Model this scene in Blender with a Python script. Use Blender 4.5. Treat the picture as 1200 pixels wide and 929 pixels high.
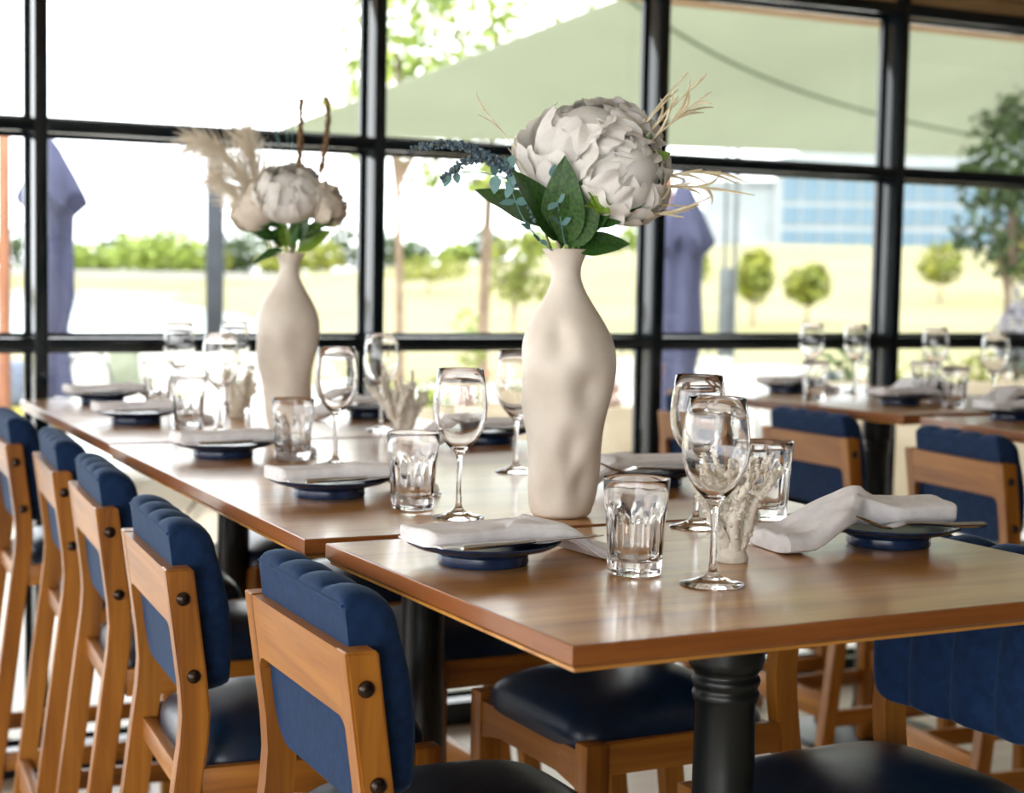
import bpy, bmesh, math, random
from mathutils import Vector, Matrix, noise

for o in list(bpy.data.objects):
    bpy.data.objects.remove(o)
SC = bpy.context.scene
COL = SC.collection
PI = math.pi
R = math.radians
random.seed(11)

# ------------------------------------------------------------------ camera
cd = bpy.data.cameras.new('camera')
cam = bpy.data.objects.new('camera', cd)
COL.objects.link(cam)
SC.camera = cam
YAW, PITCH, ROLL = R(27.47), R(4.18), R(-1.06)
cd.sensor_fit = 'HORIZONTAL'
cd.sensor_width = 36.0
cd.lens = 1959 / 1200 * 36.0
cd.clip_end = 1500
fw = Vector((math.sin(YAW) * math.cos(PITCH), math.cos(YAW) * math.cos(PITCH), -math.sin(PITCH)))
rt = Vector((math.cos(YAW), -math.sin(YAW), 0))
dn = fw.cross(rt)
r2 = math.cos(ROLL) * rt + math.sin(ROLL) * dn
d2 = -math.sin(ROLL) * rt + math.cos(ROLL) * dn
m3 = Matrix((r2, -d2, -fw)).transposed()
cam.matrix_world = Matrix.Translation((0, 0, 1.43)) @ m3.to_4x4()
cd.dof.use_dof = True
cd.dof.focus_distance = 2.15
cd.dof.aperture_fstop = 4.7

# ------------------------------------------------------------------ sky, sun, exposure
wd = bpy.data.worlds.new('sky')
SC.world = wd
wd.use_nodes = True
nt = wd.node_tree
nt.nodes.clear()
wo = nt.nodes.new('ShaderNodeOutputWorld')
bg = nt.nodes.new('ShaderNodeBackground')
tc = nt.nodes.new('ShaderNodeTexCoord')
nz = nt.nodes.new('ShaderNodeTexNoise')
nz.inputs['Scale'].default_value = 2.2
nz.inputs['Detail'].default_value = 5
rp = nt.nodes.new('ShaderNodeValToRGB')
rp.color_ramp.elements[0].position = 0.30
rp.color_ramp.elements[0].color = (0.86, 0.90, 0.97, 1)
rp.color_ramp.elements[1].position = 0.68
rp.color_ramp.elements[1].color = (1.0, 0.99, 0.975, 1)
nt.links.new(tc.outputs['Generated'], nz.inputs['Vector'])
nt.links.new(nz.outputs['Fac'], rp.inputs['Fac'])
nt.links.new(rp.outputs['Color'], bg.inputs['Color'])
bg.inputs['Strength'].default_value = 1.55
nt.links.new(bg.outputs[0], wo.inputs[0])

sd = bpy.data.lights.new('sun', 'SUN')
sun = bpy.data.objects.new('sun', sd)
COL.objects.link(sun)
sd.energy = 1.3
sd.angle = R(6)
sd.color = (1.0, 0.95, 0.86)
sun.rotation_euler = Vector((0.55, 0.30, -0.78)).to_track_quat('-Z', 'Y').to_euler()

SC.view_settings.view_transform = 'Standard'
SC.view_settings.look = 'None'
SC.view_settings.gamma = 1.0
SC.view_settings.use_curve_mapping = False
SC.view_settings.exposure = 1.95

# ------------------------------------------------------------------ materials
def srgb(r, g, b):
    def f(c):
        c /= 255.0
        return c / 12.92 if c <= 0.04045 else ((c + 0.055) / 1.055) ** 2.4
    return (f(r), f(g), f(b), 1.0)

def newmat(name):
    m = bpy.data.materials.new(name)
    m.use_nodes = True
    n = m.node_tree
    p = n.nodes['Principled BSDF']
    return m, n, p

def coords(n, scale=(1, 1, 1), rand=False):
    t = n.nodes.new('ShaderNodeTexCoord')
    mp = n.nodes.new('ShaderNodeMapping')
    mp.inputs['Scale'].default_value = scale
    n.links.new(t.outputs['Object'], mp.inputs['Vector'])
    if rand:
        oi = n.nodes.new('ShaderNodeObjectInfo')
        mu = n.nodes.new('ShaderNodeMath')
        mu.operation = 'MULTIPLY'
        mu.inputs[1].default_value = 37.0
        n.links.new(oi.outputs['Random'], mu.inputs[0])
        n.links.new(mu.outputs[0], mp.inputs['Location'])
    return mp

def mottled(name, c1, c2, rough=0.6, scale=30, bump=0.0, stretch=(1, 1, 1), spec=0.5, lo=0.35, hi=0.65, bscale=None, **kw):
    m, n, p = newmat(name)
    mp = coords(n, stretch)
    z = n.nodes.new('ShaderNodeTexNoise')
    z.inputs['Scale'].default_value = scale
    z.inputs['Detail'].default_value = 4
    n.links.new(mp.outputs[0], z.inputs['Vector'])
    r = n.nodes.new('ShaderNodeValToRGB')
    r.color_ramp.elements[0].position = lo
    r.color_ramp.elements[1].position = hi
    r.color_ramp.elements[0].color = c1
    r.color_ramp.elements[1].color = c2
    n.links.new(z.outputs['Fac'], r.inputs['Fac'])
    n.links.new(r.outputs['Color'], p.inputs['Base Color'])
    p.inputs['Roughness'].default_value = rough
    p.inputs['Specular IOR Level'].default_value = spec
    if bump:
        z2 = z
        if bscale:
            z2 = n.nodes.new('ShaderNodeTexNoise')
            z2.inputs['Scale'].default_value = bscale
            n.links.new(mp.outputs[0], z2.inputs['Vector'])
        b = n.nodes.new('ShaderNodeBump')
        b.inputs['Strength'].default_value = bump
        b.inputs['Distance'].default_value = 0.002
        n.links.new(z2.outputs['Fac'], b.inputs['Height'])
        n.links.new(b.outputs[0], p.inputs['Normal'])
    for k, v in kw.items():
        p.inputs[k.replace('_', ' ')].default_value = v
    return m

def wood(name, c1, c2, c3, axis, rough=0.35, coat=0.0, k=1.0):
    m, n, p = newmat(name)
    sc = [16 * k, 16 * k, 16 * k]
    sc[axis] = 1.3 * k
    mp = coords(n, sc, True)
    z = n.nodes.new('ShaderNodeTexNoise')
    z.inputs['Scale'].default_value = 1.0
    z.inputs['Detail'].default_value = 6
    z.inputs['Roughness'].default_value = 0.62
    z.inputs['Distortion'].default_value = 0.5
    n.links.new(mp.outputs[0], z.inputs['Vector'])
    sc2 = [160 * k, 160 * k, 160 * k]
    sc2[axis] = 5 * k
    mp2 = coords(n, sc2, True)
    f = n.nodes.new('ShaderNodeTexNoise')
    f.inputs['Scale'].default_value = 1.0
    f.inputs['Detail'].default_value = 3
    n.links.new(mp2.outputs[0], f.inputs['Vector'])
    mx = n.nodes.new('ShaderNodeMath')
    mx.operation = 'MULTIPLY_ADD'
    mx.inputs[1].default_value = 0.22
    n.links.new(f.outputs['Fac'], mx.inputs[0])
    sb = n.nodes.new('ShaderNodeMath')
    sb.operation = 'SUBTRACT'
    sb.inputs[1].default_value = 0.11
    n.links.new(z.outputs['Fac'], sb.inputs[0])
    n.links.new(sb.outputs[0], mx.inputs[2])
    r = n.nodes.new('ShaderNodeValToRGB')
    e = r.color_ramp.elements
    e[0].position = 0.28
    e[0].color = c1
    e[1].position = 0.72
    e[1].color = c3
    e.new(0.5).color = c2
    n.links.new(mx.outputs[0], r.inputs['Fac'])
    n.links.new(r.outputs['Color'], p.inputs['Base Color'])
    p.inputs['Roughness'].default_value = rough
    p.inputs['Coat Weight'].default_value = coat
    p.inputs['Coat Roughness'].default_value = 0.16
    b = n.nodes.new('ShaderNodeBump')
    b.inputs['Strength'].default_value = 0.12
    b.inputs['Distance'].default_value = 0.001
    n.links.new(f.outputs['Fac'], b.inputs['Height'])
    n.links.new(b.outputs[0], p.inputs['Normal'])
    return m

STW = (srgb(114, 64, 12), srgb(158, 98, 24), srgb(184, 122, 40))
W_ST = [wood('stool_wood_%s' % 'xyz'[a], *STW, axis=a, rough=0.46, coat=0.10) for a in range(3)]
W_TOP = wood('table_oak', srgb(150, 97, 38), srgb(192, 135, 60), srgb(214, 161, 84), 0, rough=0.32, coat=0.7, k=0.8)
W_EDGE = [wood('shaded_table_edge_%s' % 'xy'[a], srgb(104, 56, 22), srgb(140, 82, 36), srgb(160, 100, 48), a, rough=0.3, coat=0.3) for a in range(2)]  # darker than the top: shade of the front edge put into the colour
M_FAB = mottled('blue_velvet', srgb(16, 40, 72), srgb(24, 50, 88), 0.85, 60, 0.25, bscale=420, spec=0.2, Sheen_Weight=0.22, Sheen_Roughness=0.35, Sheen_Tint=(0.45, 0.68, 1.0, 1))
M_LEA = mottled('navy_leather', srgb(11, 30, 52), srgb(17, 39, 64), 0.34, 40, 0.10, bscale=260)
M_BOLT = mottled('bronze_bolt', srgb(52, 44, 40), srgb(78, 66, 58), 0.3, 300, Metallic=0.9)
M_BLK = mottled('black_iron', srgb(8, 14, 15), srgb(13, 20, 21), 0.36, 50, 0.05)
M_FRAME = mottled('dark_frame_paint', srgb(10, 20, 25), srgb(14, 25, 30), 0.5, 20, spec=0.1, Coat_Weight=1.0, Coat_Roughness=0.08, Coat_IOR=1.45)
M_CER = mottled('cream_ceramic', srgb(222, 212, 197), srgb(236, 228, 215), 0.5, 14, 0.04, bscale=220)
M_CORAL = mottled('white_coral', srgb(230, 223, 206), srgb(246, 241, 230), 0.7, 90, 0.6)
M_NAP = mottled('white_linen', srgb(226, 224, 226), srgb(240, 239, 240), 0.85, 50, 0.3, bscale=900)
M_PLATE = mottled('navy_stoneware', srgb(18, 36, 66), srgb(30, 52, 86), 0.22, 60)
M_STEEL = mottled('brushed_steel', srgb(190, 188, 184), srgb(214, 212, 208), 0.2, 80, stretch=(1, 20, 20), Metallic=1.0)
def petal_mat(name, c1, c2):
    m = mottled(name, c1, c2, 0.7, 18)
    n = m.node_tree
    p = n.nodes['Principled BSDF']
    t = n.nodes.new('ShaderNodeBsdfTranslucent')
    x = n.nodes.new('ShaderNodeMixShader')
    x.inputs[0].default_value = 0.32
    n.links.new(p.inputs['Base Color'].links[0].from_socket, t.inputs['Color'])
    n.links.new(p.outputs[0], x.inputs[1])
    n.links.new(t.outputs[0], x.inputs[2])
    n.links.new(x.outputs[0], n.nodes['Material Output'].inputs['Surface'])
    return m
M_PETAL = petal_mat('ivory_petal', srgb(250, 247, 241), srgb(254, 253, 250))
M_PETAL2 = petal_mat('cream_petal', srgb(246, 236, 220), srgb(251, 245, 234))
M_PAMPAS = petal_mat('cream_pampas', srgb(247, 238, 220), srgb(252, 247, 236))
M_LEAF = mottled('dark_leaf', srgb(28, 66, 26), srgb(62, 104, 40), 0.38, 25, 0.1)
M_LEAF2 = mottled('fresh_leaf', srgb(84, 120, 34), srgb(120, 150, 50), 0.4, 25)
M_EUC = mottled('eucalyptus_leaf', srgb(84, 128, 128), srgb(122, 162, 158), 0.6, 40)
M_LAV = mottled('dusty_blue_floret', srgb(58, 80, 96), srgb(106, 128, 140), 0.8, 160)
M_STEM = mottled('olive_stem', srgb(96, 92, 52), srgb(140, 124, 78), 0.7, 60)
M_TAN = mottled('dried_straw', srgb(212, 198, 160), srgb(236, 226, 198), 0.75, 50)
M_BROWN = mottled('dried_brown_seed', srgb(104, 78, 50), srgb(142, 112, 76), 0.8, 120)
M_FLOOR = mottled('pale_timber_floor', srgb(176, 162, 142), srgb(194, 182, 162), 0.32, 2.0, stretch=(0.6, 9, 1))
M_CEIL = mottled('brown_soffit', srgb(160, 126, 82), srgb(176, 142, 98), 0.7, 3, stretch=(1, 12, 1))
M_WALL = mottled('dark_blocker_wall', srgb(70, 62, 54), srgb(84, 76, 66), 0.8, 5)  # dark tone chosen to hold back light from the unseen walls
M_PATIO = mottled('pale_paving', srgb(150, 146, 140), srgb(166, 162, 156), 0.7, 1.2)
M_GRASS = mottled('dry_meadow_grass', srgb(106, 104, 58), srgb(124, 116, 82), 0.95, 0.09, stretch=(1, 1, 1), lo=0.3, hi=0.7)
M_BANK = mottled('grey_bank', srgb(98, 96, 90), srgb(116, 112, 102), 0.9, 0.3)
M_FOL_Y = mottled('yellow_green_foliage', srgb(94, 104, 24), srgb(134, 136, 40), 0.7, 0.9)
M_FOL_G = mottled('green_foliage', srgb(36, 56, 22), srgb(62, 84, 32), 0.7, 1.5)
M_FOL_L = mottled('light_green_foliage', srgb(92, 114, 32), srgb(136, 150, 58), 0.6, 2.0)
M_BARK = mottled('pale_bark', srgb(96, 78, 62), srgb(124, 106, 88), 0.9, 6)
M_COREW = mottled('cream_panel', srgb(236, 226, 206), srgb(244, 236, 220), 0.7, 5)
M_SAGE = mottled('sage_seat', srgb(104, 110, 92), srgb(116, 122, 104), 0.8, 10)
M_LILAC = mottled('pale_lilac_bloom', srgb(120, 118, 130), srgb(142, 140, 150), 0.8, 3)
M_UMB = mottled('slate_violet_canvas', srgb(44, 47, 70), srgb(58, 61, 86), 0.85, 4, 0.2, bscale=60)
M_UWOOD = mottled('orange_timber', srgb(118, 70, 42), srgb(136, 88, 58), 0.6, 8, stretch=(6, 6, 0.6))
M_PILLAR = mottled('slate_pillar', srgb(34, 39, 48), srgb(46, 51, 60), 0.7, 2)
M_GALV = mottled('galvanised_steel', srgb(60, 65, 66), srgb(78, 83, 84), 0.45, 10)
M_WHITE = mottled('white_outdoor_paint', srgb(196, 194, 188), srgb(206, 204, 200), 0.5, 8)
M_CEILW = mottled('off_white_ceiling', srgb(206, 200, 190), srgb(214, 208, 200), 0.9, 4)
M_CREAM = mottled('cream_render', srgb(150, 138, 116), srgb(164, 152, 132), 0.8, 6)
M_YEL = mottled('yellow_cushion', srgb(142, 132, 46), srgb(156, 146, 62), 0.9, 30)
M_PCUSH = mottled('pale_blue_cushion', srgb(92, 102, 122), srgb(108, 118, 136), 0.9, 30)
M_BLDG = mottled('pale_cladding', srgb(124, 132, 136), srgb(136, 143, 148), 0.6, 0.3)
M_BGLASS = mottled('blue_curtain_glass', srgb(72, 98, 116), srgb(98, 120, 134), 0.3, 0.2)
M_CARW = mottled('pale_car_paint', srgb(220, 222, 226), srgb(232, 234, 236), 0.25, 3)
M_CARD = mottled('dark_car_glass', srgb(46, 52, 60), srgb(60, 66, 74), 0.15, 3)
M_CARB = mottled('blue_grey_car_paint', srgb(120, 134, 154), srgb(134, 148, 166), 0.25, 3)
M_TYRE = mottled('tyre_rubber', srgb(28, 28, 30), srgb(40, 40, 42), 0.9, 8)

m, n, p = newmat('sail_cloth')          # shade fabric lets some light through
n.nodes.remove(p)
out = n.nodes['Material Output']
df = n.nodes.new('ShaderNodeBsdfDiffuse')
tl = n.nodes.new('ShaderNodeBsdfTranslucent')
mp = coords(n, (1, 1, 1))
zz = n.nodes.new('ShaderNodeTexNoise')
zz.inputs['Scale'].default_value = 0.7
n.links.new(mp.outputs[0], zz.inputs['Vector'])
cr = n.nodes.new('ShaderNodeValToRGB')
cr.color_ramp.elements[0].color = srgb(164, 169, 152)
cr.color_ramp.elements[1].color = srgb(180, 185, 168)
n.links.new(zz.outputs['Fac'], cr.inputs['Fac'])
ms = n.nodes.new('ShaderNodeMixShader')
ms.inputs[0].default_value = 0.5
for s in (df, tl):
    n.links.new(cr.outputs['Color'], s.inputs['Color'])
n.links.new(df.outputs[0], ms.inputs[1])
n.links.new(tl.outputs[0], ms.inputs[2])
n.links.new(ms.outputs[0], out.inputs['Surface'])
M_SAIL = m
M_SEAM = mottled('sail_seam', srgb(84, 96, 72), srgb(92, 104, 80), 0.9, 3)

def glass(name, tint=(1, 1, 1, 1), rough=0.0, ior=1.48):
    m, n, p = newmat(name)
    p.inputs['Base Color'].default_value = tint
    p.inputs['Transmission Weight'].default_value = 1.0
    p.inputs['Roughness'].default_value = rough
    p.inputs['IOR'].default_value = ior
    z = n.nodes.new('ShaderNodeTexNoise')
    z.inputs['Scale'].default_value = 40
    b = n.nodes.new('ShaderNodeBump')
    b.inputs['Strength'].default_value = 0.015
    b.inputs['Distance'].default_value = 0.001
    n.links.new(z.outputs['Fac'], b.inputs['Height'])
    n.links.new(b.outputs[0], p.inputs['Normal'])
    return m
M_GLASS = glass('clear_crystal')

m, n, p = newmat('window_glass')         # a pane: clear, with the mirror reflection glass has
n.nodes.remove(p)
out = n.nodes['Material Output']
tr = n.nodes.new('ShaderNodeBsdfTransparent')
tr.inputs['Color'].default_value = (0.97, 0.985, 0.98, 1)
gl = n.nodes.new('ShaderNodeBsdfGlossy')
gl.inputs['Roughness'].default_value = 0.0
fr = n.nodes.new('ShaderNodeFresnel')
fr.inputs['IOR'].default_value = 1.35
ms = n.nodes.new('ShaderNodeMixShader')
n.links.new(fr.outputs[0], ms.inputs[0])
n.links.new(tr.outputs[0], ms.inputs[1])
n.links.new(gl.outputs[0], ms.inputs[2])
n.links.new(ms.outputs[0], out.inputs['Surface'])
M_PANE = m

m, n, p = newmat('lake_water')
p.inputs['Base Color'].default_value = srgb(120, 128, 138)
p.inputs['Roughness'].default_value = 0.12
p.inputs['IOR'].default_value = 1.33
z = n.nodes.new('ShaderNodeTexNoise')
z.inputs['Scale'].default_value = 0.8
b = n.nodes.new('ShaderNodeBump')
b.inputs['Strength'].default_value = 0.1
n.links.new(z.outputs['Fac'], b.inputs['Height'])
n.links.new(b.outputs[0], p.inputs['Normal'])
M_WATER = m

# ------------------------------------------------------------------ mesh helpers
class MB:
    """collects vertices and faces; build() links them as one mesh object"""
    def __init__(self):
        self.v = []
        self.f = []

    def add(self, vs, fs, M=None):
        b = len(self.v)
        for q in vs:
            q = Vector(q)
            self.v.append(tuple(M @ q if M else q))
        self.f += [tuple(i + b for i in f) for f in fs]

    def box(self, x0, x1, y0, y1, z0, z1, bev=0.0, M=None):
        if bev <= 0:
            self.add([(x0, y0, z0), (x1, y0, z0), (x1, y1, z0), (x0, y1, z0), (x0, y0, z1), (x1, y0, z1), (x1, y1, z1), (x0, y1, z1)],
                     [(3, 2, 1, 0), (4, 5, 6, 7), (0, 1, 5, 4), (1, 2, 6, 5), (2, 3, 7, 6), (3, 0, 4, 7)], M)
            return
        bm = bmesh.new()
        bmesh.ops.create_cube(bm, size=1)
        for q in bm.verts:
            q.co = Vector(((x0 + x1) / 2 + q.co.x * (x1 - x0), (y0 + y1) / 2 + q.co.y * (y1 - y0), (z0 + z1) / 2 + q.co.z * (z1 - z0)))
        bmesh.ops.bevel(bm, geom=list(bm.edges), offset=bev, segments=2, affect='EDGES', profile=0.5)
        self.bm(bm, M)

    def bm(self, bm, M=None):
        bm.verts.index_update()
        self.add([q.co.copy() for q in bm.verts], [[q.index for q in f.verts] for f in bm.faces], M)
        bm.free()

    def lathe(self, prof, n=32, M=None, fn=None, cap0=True, cap1=True):
        """prof: (r, z) list; fn(angle, r, z, i) -> (x, y, z)"""
        vs, fs = [], []
        for i, (r, z) in enumerate(prof):
            for k in range(n):
                a = 2 * PI * k / n
                vs.append(fn(a, r, z, i) if fn else (r * math.cos(a), r * math.sin(a), z))
        for i in range(len(prof) - 1):
            for k in range(n):
                k2 = (k + 1) % n
                fs.append((i * n + k, i * n + k2, (i + 1) * n + k2, (i + 1) * n + k))
        if cap0:
            fs.append(tuple(range(n - 1, -1, -1)))
        if cap1:
            fs.append(tuple((len(prof) - 1) * n + k for k in range(n)))
        self.add(vs, fs, M)

    def tube(self, pts, rad, n=8, M=None):
        pts = [Vector(q) for q in pts]
        if not isinstance(rad, (list, tuple)):
            rad = [rad] * len(pts)
        vs, fs = [], []
        up = Vector((0.13, 0.29, 0.95))
        for i, q in enumerate(pts):
            t = (pts[min(i + 1, len(pts) - 1)] - pts[max(i - 1, 0)])
            t.normalize()
            a = t.cross(up)
            if a.length < 0.05:
                a = t.cross(Vector((1, 0, 0)))
            a.normalize()
            b = t.cross(a)
            for k in range(n):
                th = 2 * PI * k / n
                vs.append(q + (a * math.cos(th) + b * math.sin(th)) * rad[i])
        for i in range(len(pts) - 1):
            for k in range(n):
                k2 = (k + 1) % n
                fs.append((i * n + k, i * n + k2, (i + 1) * n + k2, (i + 1) * n + k))
        fs.append(tuple(range(n - 1, -1, -1)))
        fs.append(tuple((len(pts) - 1) * n + k for k in range(n)))
        self.add(vs, fs, M)

    def prism(self, poly, axis, a0, a1, M=None):
        """polygon (u, v) extruded along axis 0/1/2 from a0 to a1"""
        k = len(poly)
        def pt(u, v, w):
            return [(w, u, v), (u, w, v), (u, v, w)][axis]
        vs = [pt(u, v, a0) for u, v in poly] + [pt(u, v, a1) for u, v in poly]
        fs = [tuple(range(k))[::-1], tuple(range(k, 2 * k))] + [(i, (i + 1) % k, k + (i + 1) % k, k + i) for i in range(k)]
        self.add(vs, fs, M)

    def ball(self, c, r, sub=1, M=None, s=(1, 1, 1)):
        bm = bmesh.new()
        bmesh.ops.create_icosphere(bm, subdivisions=sub, radius=1)
        for q in bm.verts:
            q.co = Vector((c[0] + q.co.x * r * s[0], c[1] + q.co.y * r * s[1], c[2] + q.co.z * r * s[2]))
        self.bm(bm, M)

    def grid(self, fn, nu, nv, M=None, wrap=False):
        vs = [fn(i / nu, j / nv) for i in range(nu + (0 if wrap else 1)) for j in range(nv + 1)]
        fs = []
        for i in range(nu):
            i2 = (i + 1) % nu if wrap else i + 1
            for j in range(nv):
                fs.append((i * (nv + 1) + j, i2 * (nv + 1) + j, i2 * (nv + 1) + j + 1, i * (nv + 1) + j + 1))
        self.add(vs, fs, M)

    def build(self, name, mat, parent=None, ang=38, fix=True):
        me = bpy.data.meshes.new(name)
        me.from_pydata(self.v, [], self.f)
        if fix:
            bm = bmesh.new()
            bm.from_mesh(me)
            bmesh.ops.recalc_face_normals(bm, faces=bm.faces)
            bm.to_mesh(me)
            bm.free()
        me.materials.append(mat)
        if ang:
            me.polygons.foreach_set('use_smooth', [True] * len(me.polygons))
            me.set_sharp_from_angle(angle=R(ang))
        me.update()
        o = bpy.data.objects.new(name, me)
        COL.objects.link(o)
        if parent:
            o.parent = parent
        return o

def tag(o, label=None, cat=None, group=None, kind=None):
    if label:
        o['label'] = label
    if cat:
        o['category'] = cat
    if group:
        o['group'] = group
    if kind:
        o['kind'] = kind
    return o

def thing(name, label, cat, loc=(0, 0, 0), rz=0.0, group=None):
    o = bpy.data.objects.new(name, None)
    COL.objects.link(o)
    o.empty_display_size = 0.05
    o.location = loc
    o.rotation_euler = (0, 0, rz)
    return tag(o, label, cat, group)

def struct(name, mb, mat, ang=0):
    return tag(mb.build(name, mat, None, ang), kind='structure')

def copy_tree(o, parent=None):
    c = o.copy()
    COL.objects.link(c)
    if parent:
        c.parent = parent
    for ch in list(o.children):
        copy_tree(ch, c)
    return c

def dup(o, loc, rz, label, group=None):
    c = copy_tree(o)
    c.location = loc
    c.rotation_euler = (0, 0, rz)
    c['label'] = label
    if group:
        c['group'] = group
    return c

def link(name, mesh, parent, M=None):
    o = bpy.data.objects.new(name, mesh)
    COL.objects.link(o)
    o.parent = parent
    if M:
        o.matrix_local = M
    return o

# ------------------------------------------------------------------ the room
WY = 4.69                      # room face of the window frames
GY = 4.80                      # glass
b = MB(); b.box(-5, 9.5, -3.0, 4.9, -0.12, 0.0); struct('floor', b, M_FLOOR)
b = MB(); b.box(-5, 9.5, 3.4, 5.45, 2.46, 2.72); struct('trim_1', b, M_CEIL)
b = MB(); b.box(-5, 9.5, -3.0, 3.4, 2.60, 2.72); struct('ceiling', b, M_CEILW)  # unseen inner ceiling, made pale to bounce more light
b = MB(); b.box(-1.5, 9.5, -3.12, -3.0, 0, 2.72); struct('wall_rear_blocker', b, M_WALL)  # unseen, added to cut frontal light; left end open for some fill
b = MB(); b.box(9.38, 9.5, -3.0, 4.6, 0, 2.72); struct('wall_right_blocker', b, M_WALL)  # unseen, added to keep bright reflections off the panes
b = MB(); b.box(-5, -4.88, -3.0, 4.6, 0, 0.95); struct('wall_left_blocker', b, M_WALL)  # unseen low wall, added to darken the lower part of the room

def window(i, x0, x1):
    """one bay: a mullion on its left, three panes one above the other"""
    w = thing('window_%d' % i, None, None, (0, 0, 0))
    w['kind'] = 'structure'
    b = MB(); b.box(x0, x0 + 0.036, WY, WY + 0.125, 0.0, 2.46, 0.002); b.build('mullion', M_FRAME, w, 30)
    a, c = x0 + 0.036, x1
    for nm, z0, z1, y1 in (('sill', 0.0, 0.075, 0.16), ('transom', 1.196, 1.23, 0.125), ('transom', 1.796, 1.832, 0.125), ('head_frame', 2.372, 2.412, 0.125)):
        b = MB(); b.box(a, c, WY + 0.002, WY + y1, z0, z1, 0.002); b.build(nm, M_FRAME, w, 30)
    for z0, z1 in ((0.075, 1.196), (1.23, 1.796), (1.832, 2.372)):
        b = MB(); b.box(a, c, GY - 0.004, GY + 0.004, z0, z1); b.build('glass_pane', M_PANE, w, 0)
        b = MB()                                             # glazing bead round the pane
        for q in ((a, a + 0.012, z0, z1), (c - 0.012, c, z0, z1), (a + 0.012, c - 0.012, z0, z0 + 0.012), (a + 0.012, c - 0.012, z1 - 0.012, z1)):
            b.box(q[0], q[1], GY - 0.022, GY - 0.006, q[2], q[3])
        b.build('glazing_bead', M_FRAME, w, 0)
    b = MB(); b.box(a, c, WY + 0.03, WY + 0.125, 2.412, 2.46); b.build('top_plate', M_CEIL, w, 0)
    return w

for i in range(9):
    window(i + 1, -2.055 + 1.0035 * i, -2.055 + 1.0035 * (i + 1))

# ------------------------------------------------------------------ bar stools
def cushion_back():
    """tufted back cushion: flat back, four soft puffs over the top and down the front"""
    b = MB()
    hw = 0.172
    z0, z1 = 0.800, 1.046
    nu, nv = 56, 40
    def sec(u, v):
        y = -hw + 2 * hw * u
        L = abs(math.sin(4 * PI * u)) ** 0.7
        d = min(u, 1 - u) * 2 * hw
        rr = 0.016
        e = 1.0 if d > rr else math.sqrt(max(0, 1 - (1 - d / rr) ** 2))       # soft ends
        rb = 0.05
        zb = z0 + (0 if d > rb else rb - math.sqrt(max(0, rb * rb - (rb - d) ** 2)))
        th = (0.062 + 0.009 * L) * (0.72 + 0.28 * e)
        zt = z1 - 0.006 * (1 - e)
        crown = (0.012 + 0.012 * L) * (0.6 + 0.4 * e)
        if v < 0.22:                                  # flat back, going up
            t = v / 0.22
            x, z = 0.0, zb + (zt - zb) * t
        elif v < 0.52:                                # over the top
            t = (v - 0.22) / 0.30
            a = PI * t
            x = th * 0.5 * (1 - math.cos(a))
            z = zt + crown * math.sin(a) ** 0.8 - 0.030 * t ** 2
        elif v < 0.88:                                # down the front
            t = (v - 0.52) / 0.36
            x = th * (1 + 0.16 * math.sin(PI * t))
            z = zt - 0.030 + (zb + 0.016 - zt + 0.030) * t
        else:
            t = (v - 0.88) / 0.12
            x = th * math.cos(t * PI / 2)
            z = zb + 0.016 * (1 - math.sin(t * PI / 2))
        return (x - 0.192 - 0.118 * (z - 0.80), y, z)
    vs = [sec(i / nu, j / nv) for i in range(nu + 1) for j in range(nv)]
    fs = [(i * nv + j, (i + 1) * nv + j, (i + 1) * nv + (j + 1) % nv, i * nv + (j + 1) % nv) for i in range(nu) for j in range(nv)]
    fs += [tuple(range(nv)), tuple(nu * nv + j for j in range(nv))]
    b.add(vs, fs)
    p = MB()                                          # piping along the top back edge
    p.tube([(-0.1925 - 0.118 * (z1 - 0.80), -hw + 0.006 + (2 * hw - 0.012) * i / 12, z1) for i in range(13)], 0.0022, 6)
    return b, p

def cushion_seat():
    b = MB()
    n = 64
    cx, hx, hy = 0.004, 0.186, 0.181
    prof = [(0.90, 0.672), (0.97, 0.676), (1.0, 0.688), (1.0, 0.704), (0.985, 0.716), (0.955, 0.726), (0.90, 0.736), (0.80, 0.747), (0.66, 0.757), (0.48, 0.764), (0.28, 0.768), (0.1, 0.7695), (0.01, 0.770)]
    def fn(a, r, z, i):
        c, s = math.cos(a), math.sin(a)
        e = 0.30 + 0.6 * (1 - r)
        x = cx + hx * r * math.copysign(abs(c) ** e, c)
        y = hy * r * math.copysign(abs(s) ** e, s)
        return (x, y, z)
    b.lathe(prof, n, fn=fn)
    return b

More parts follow.
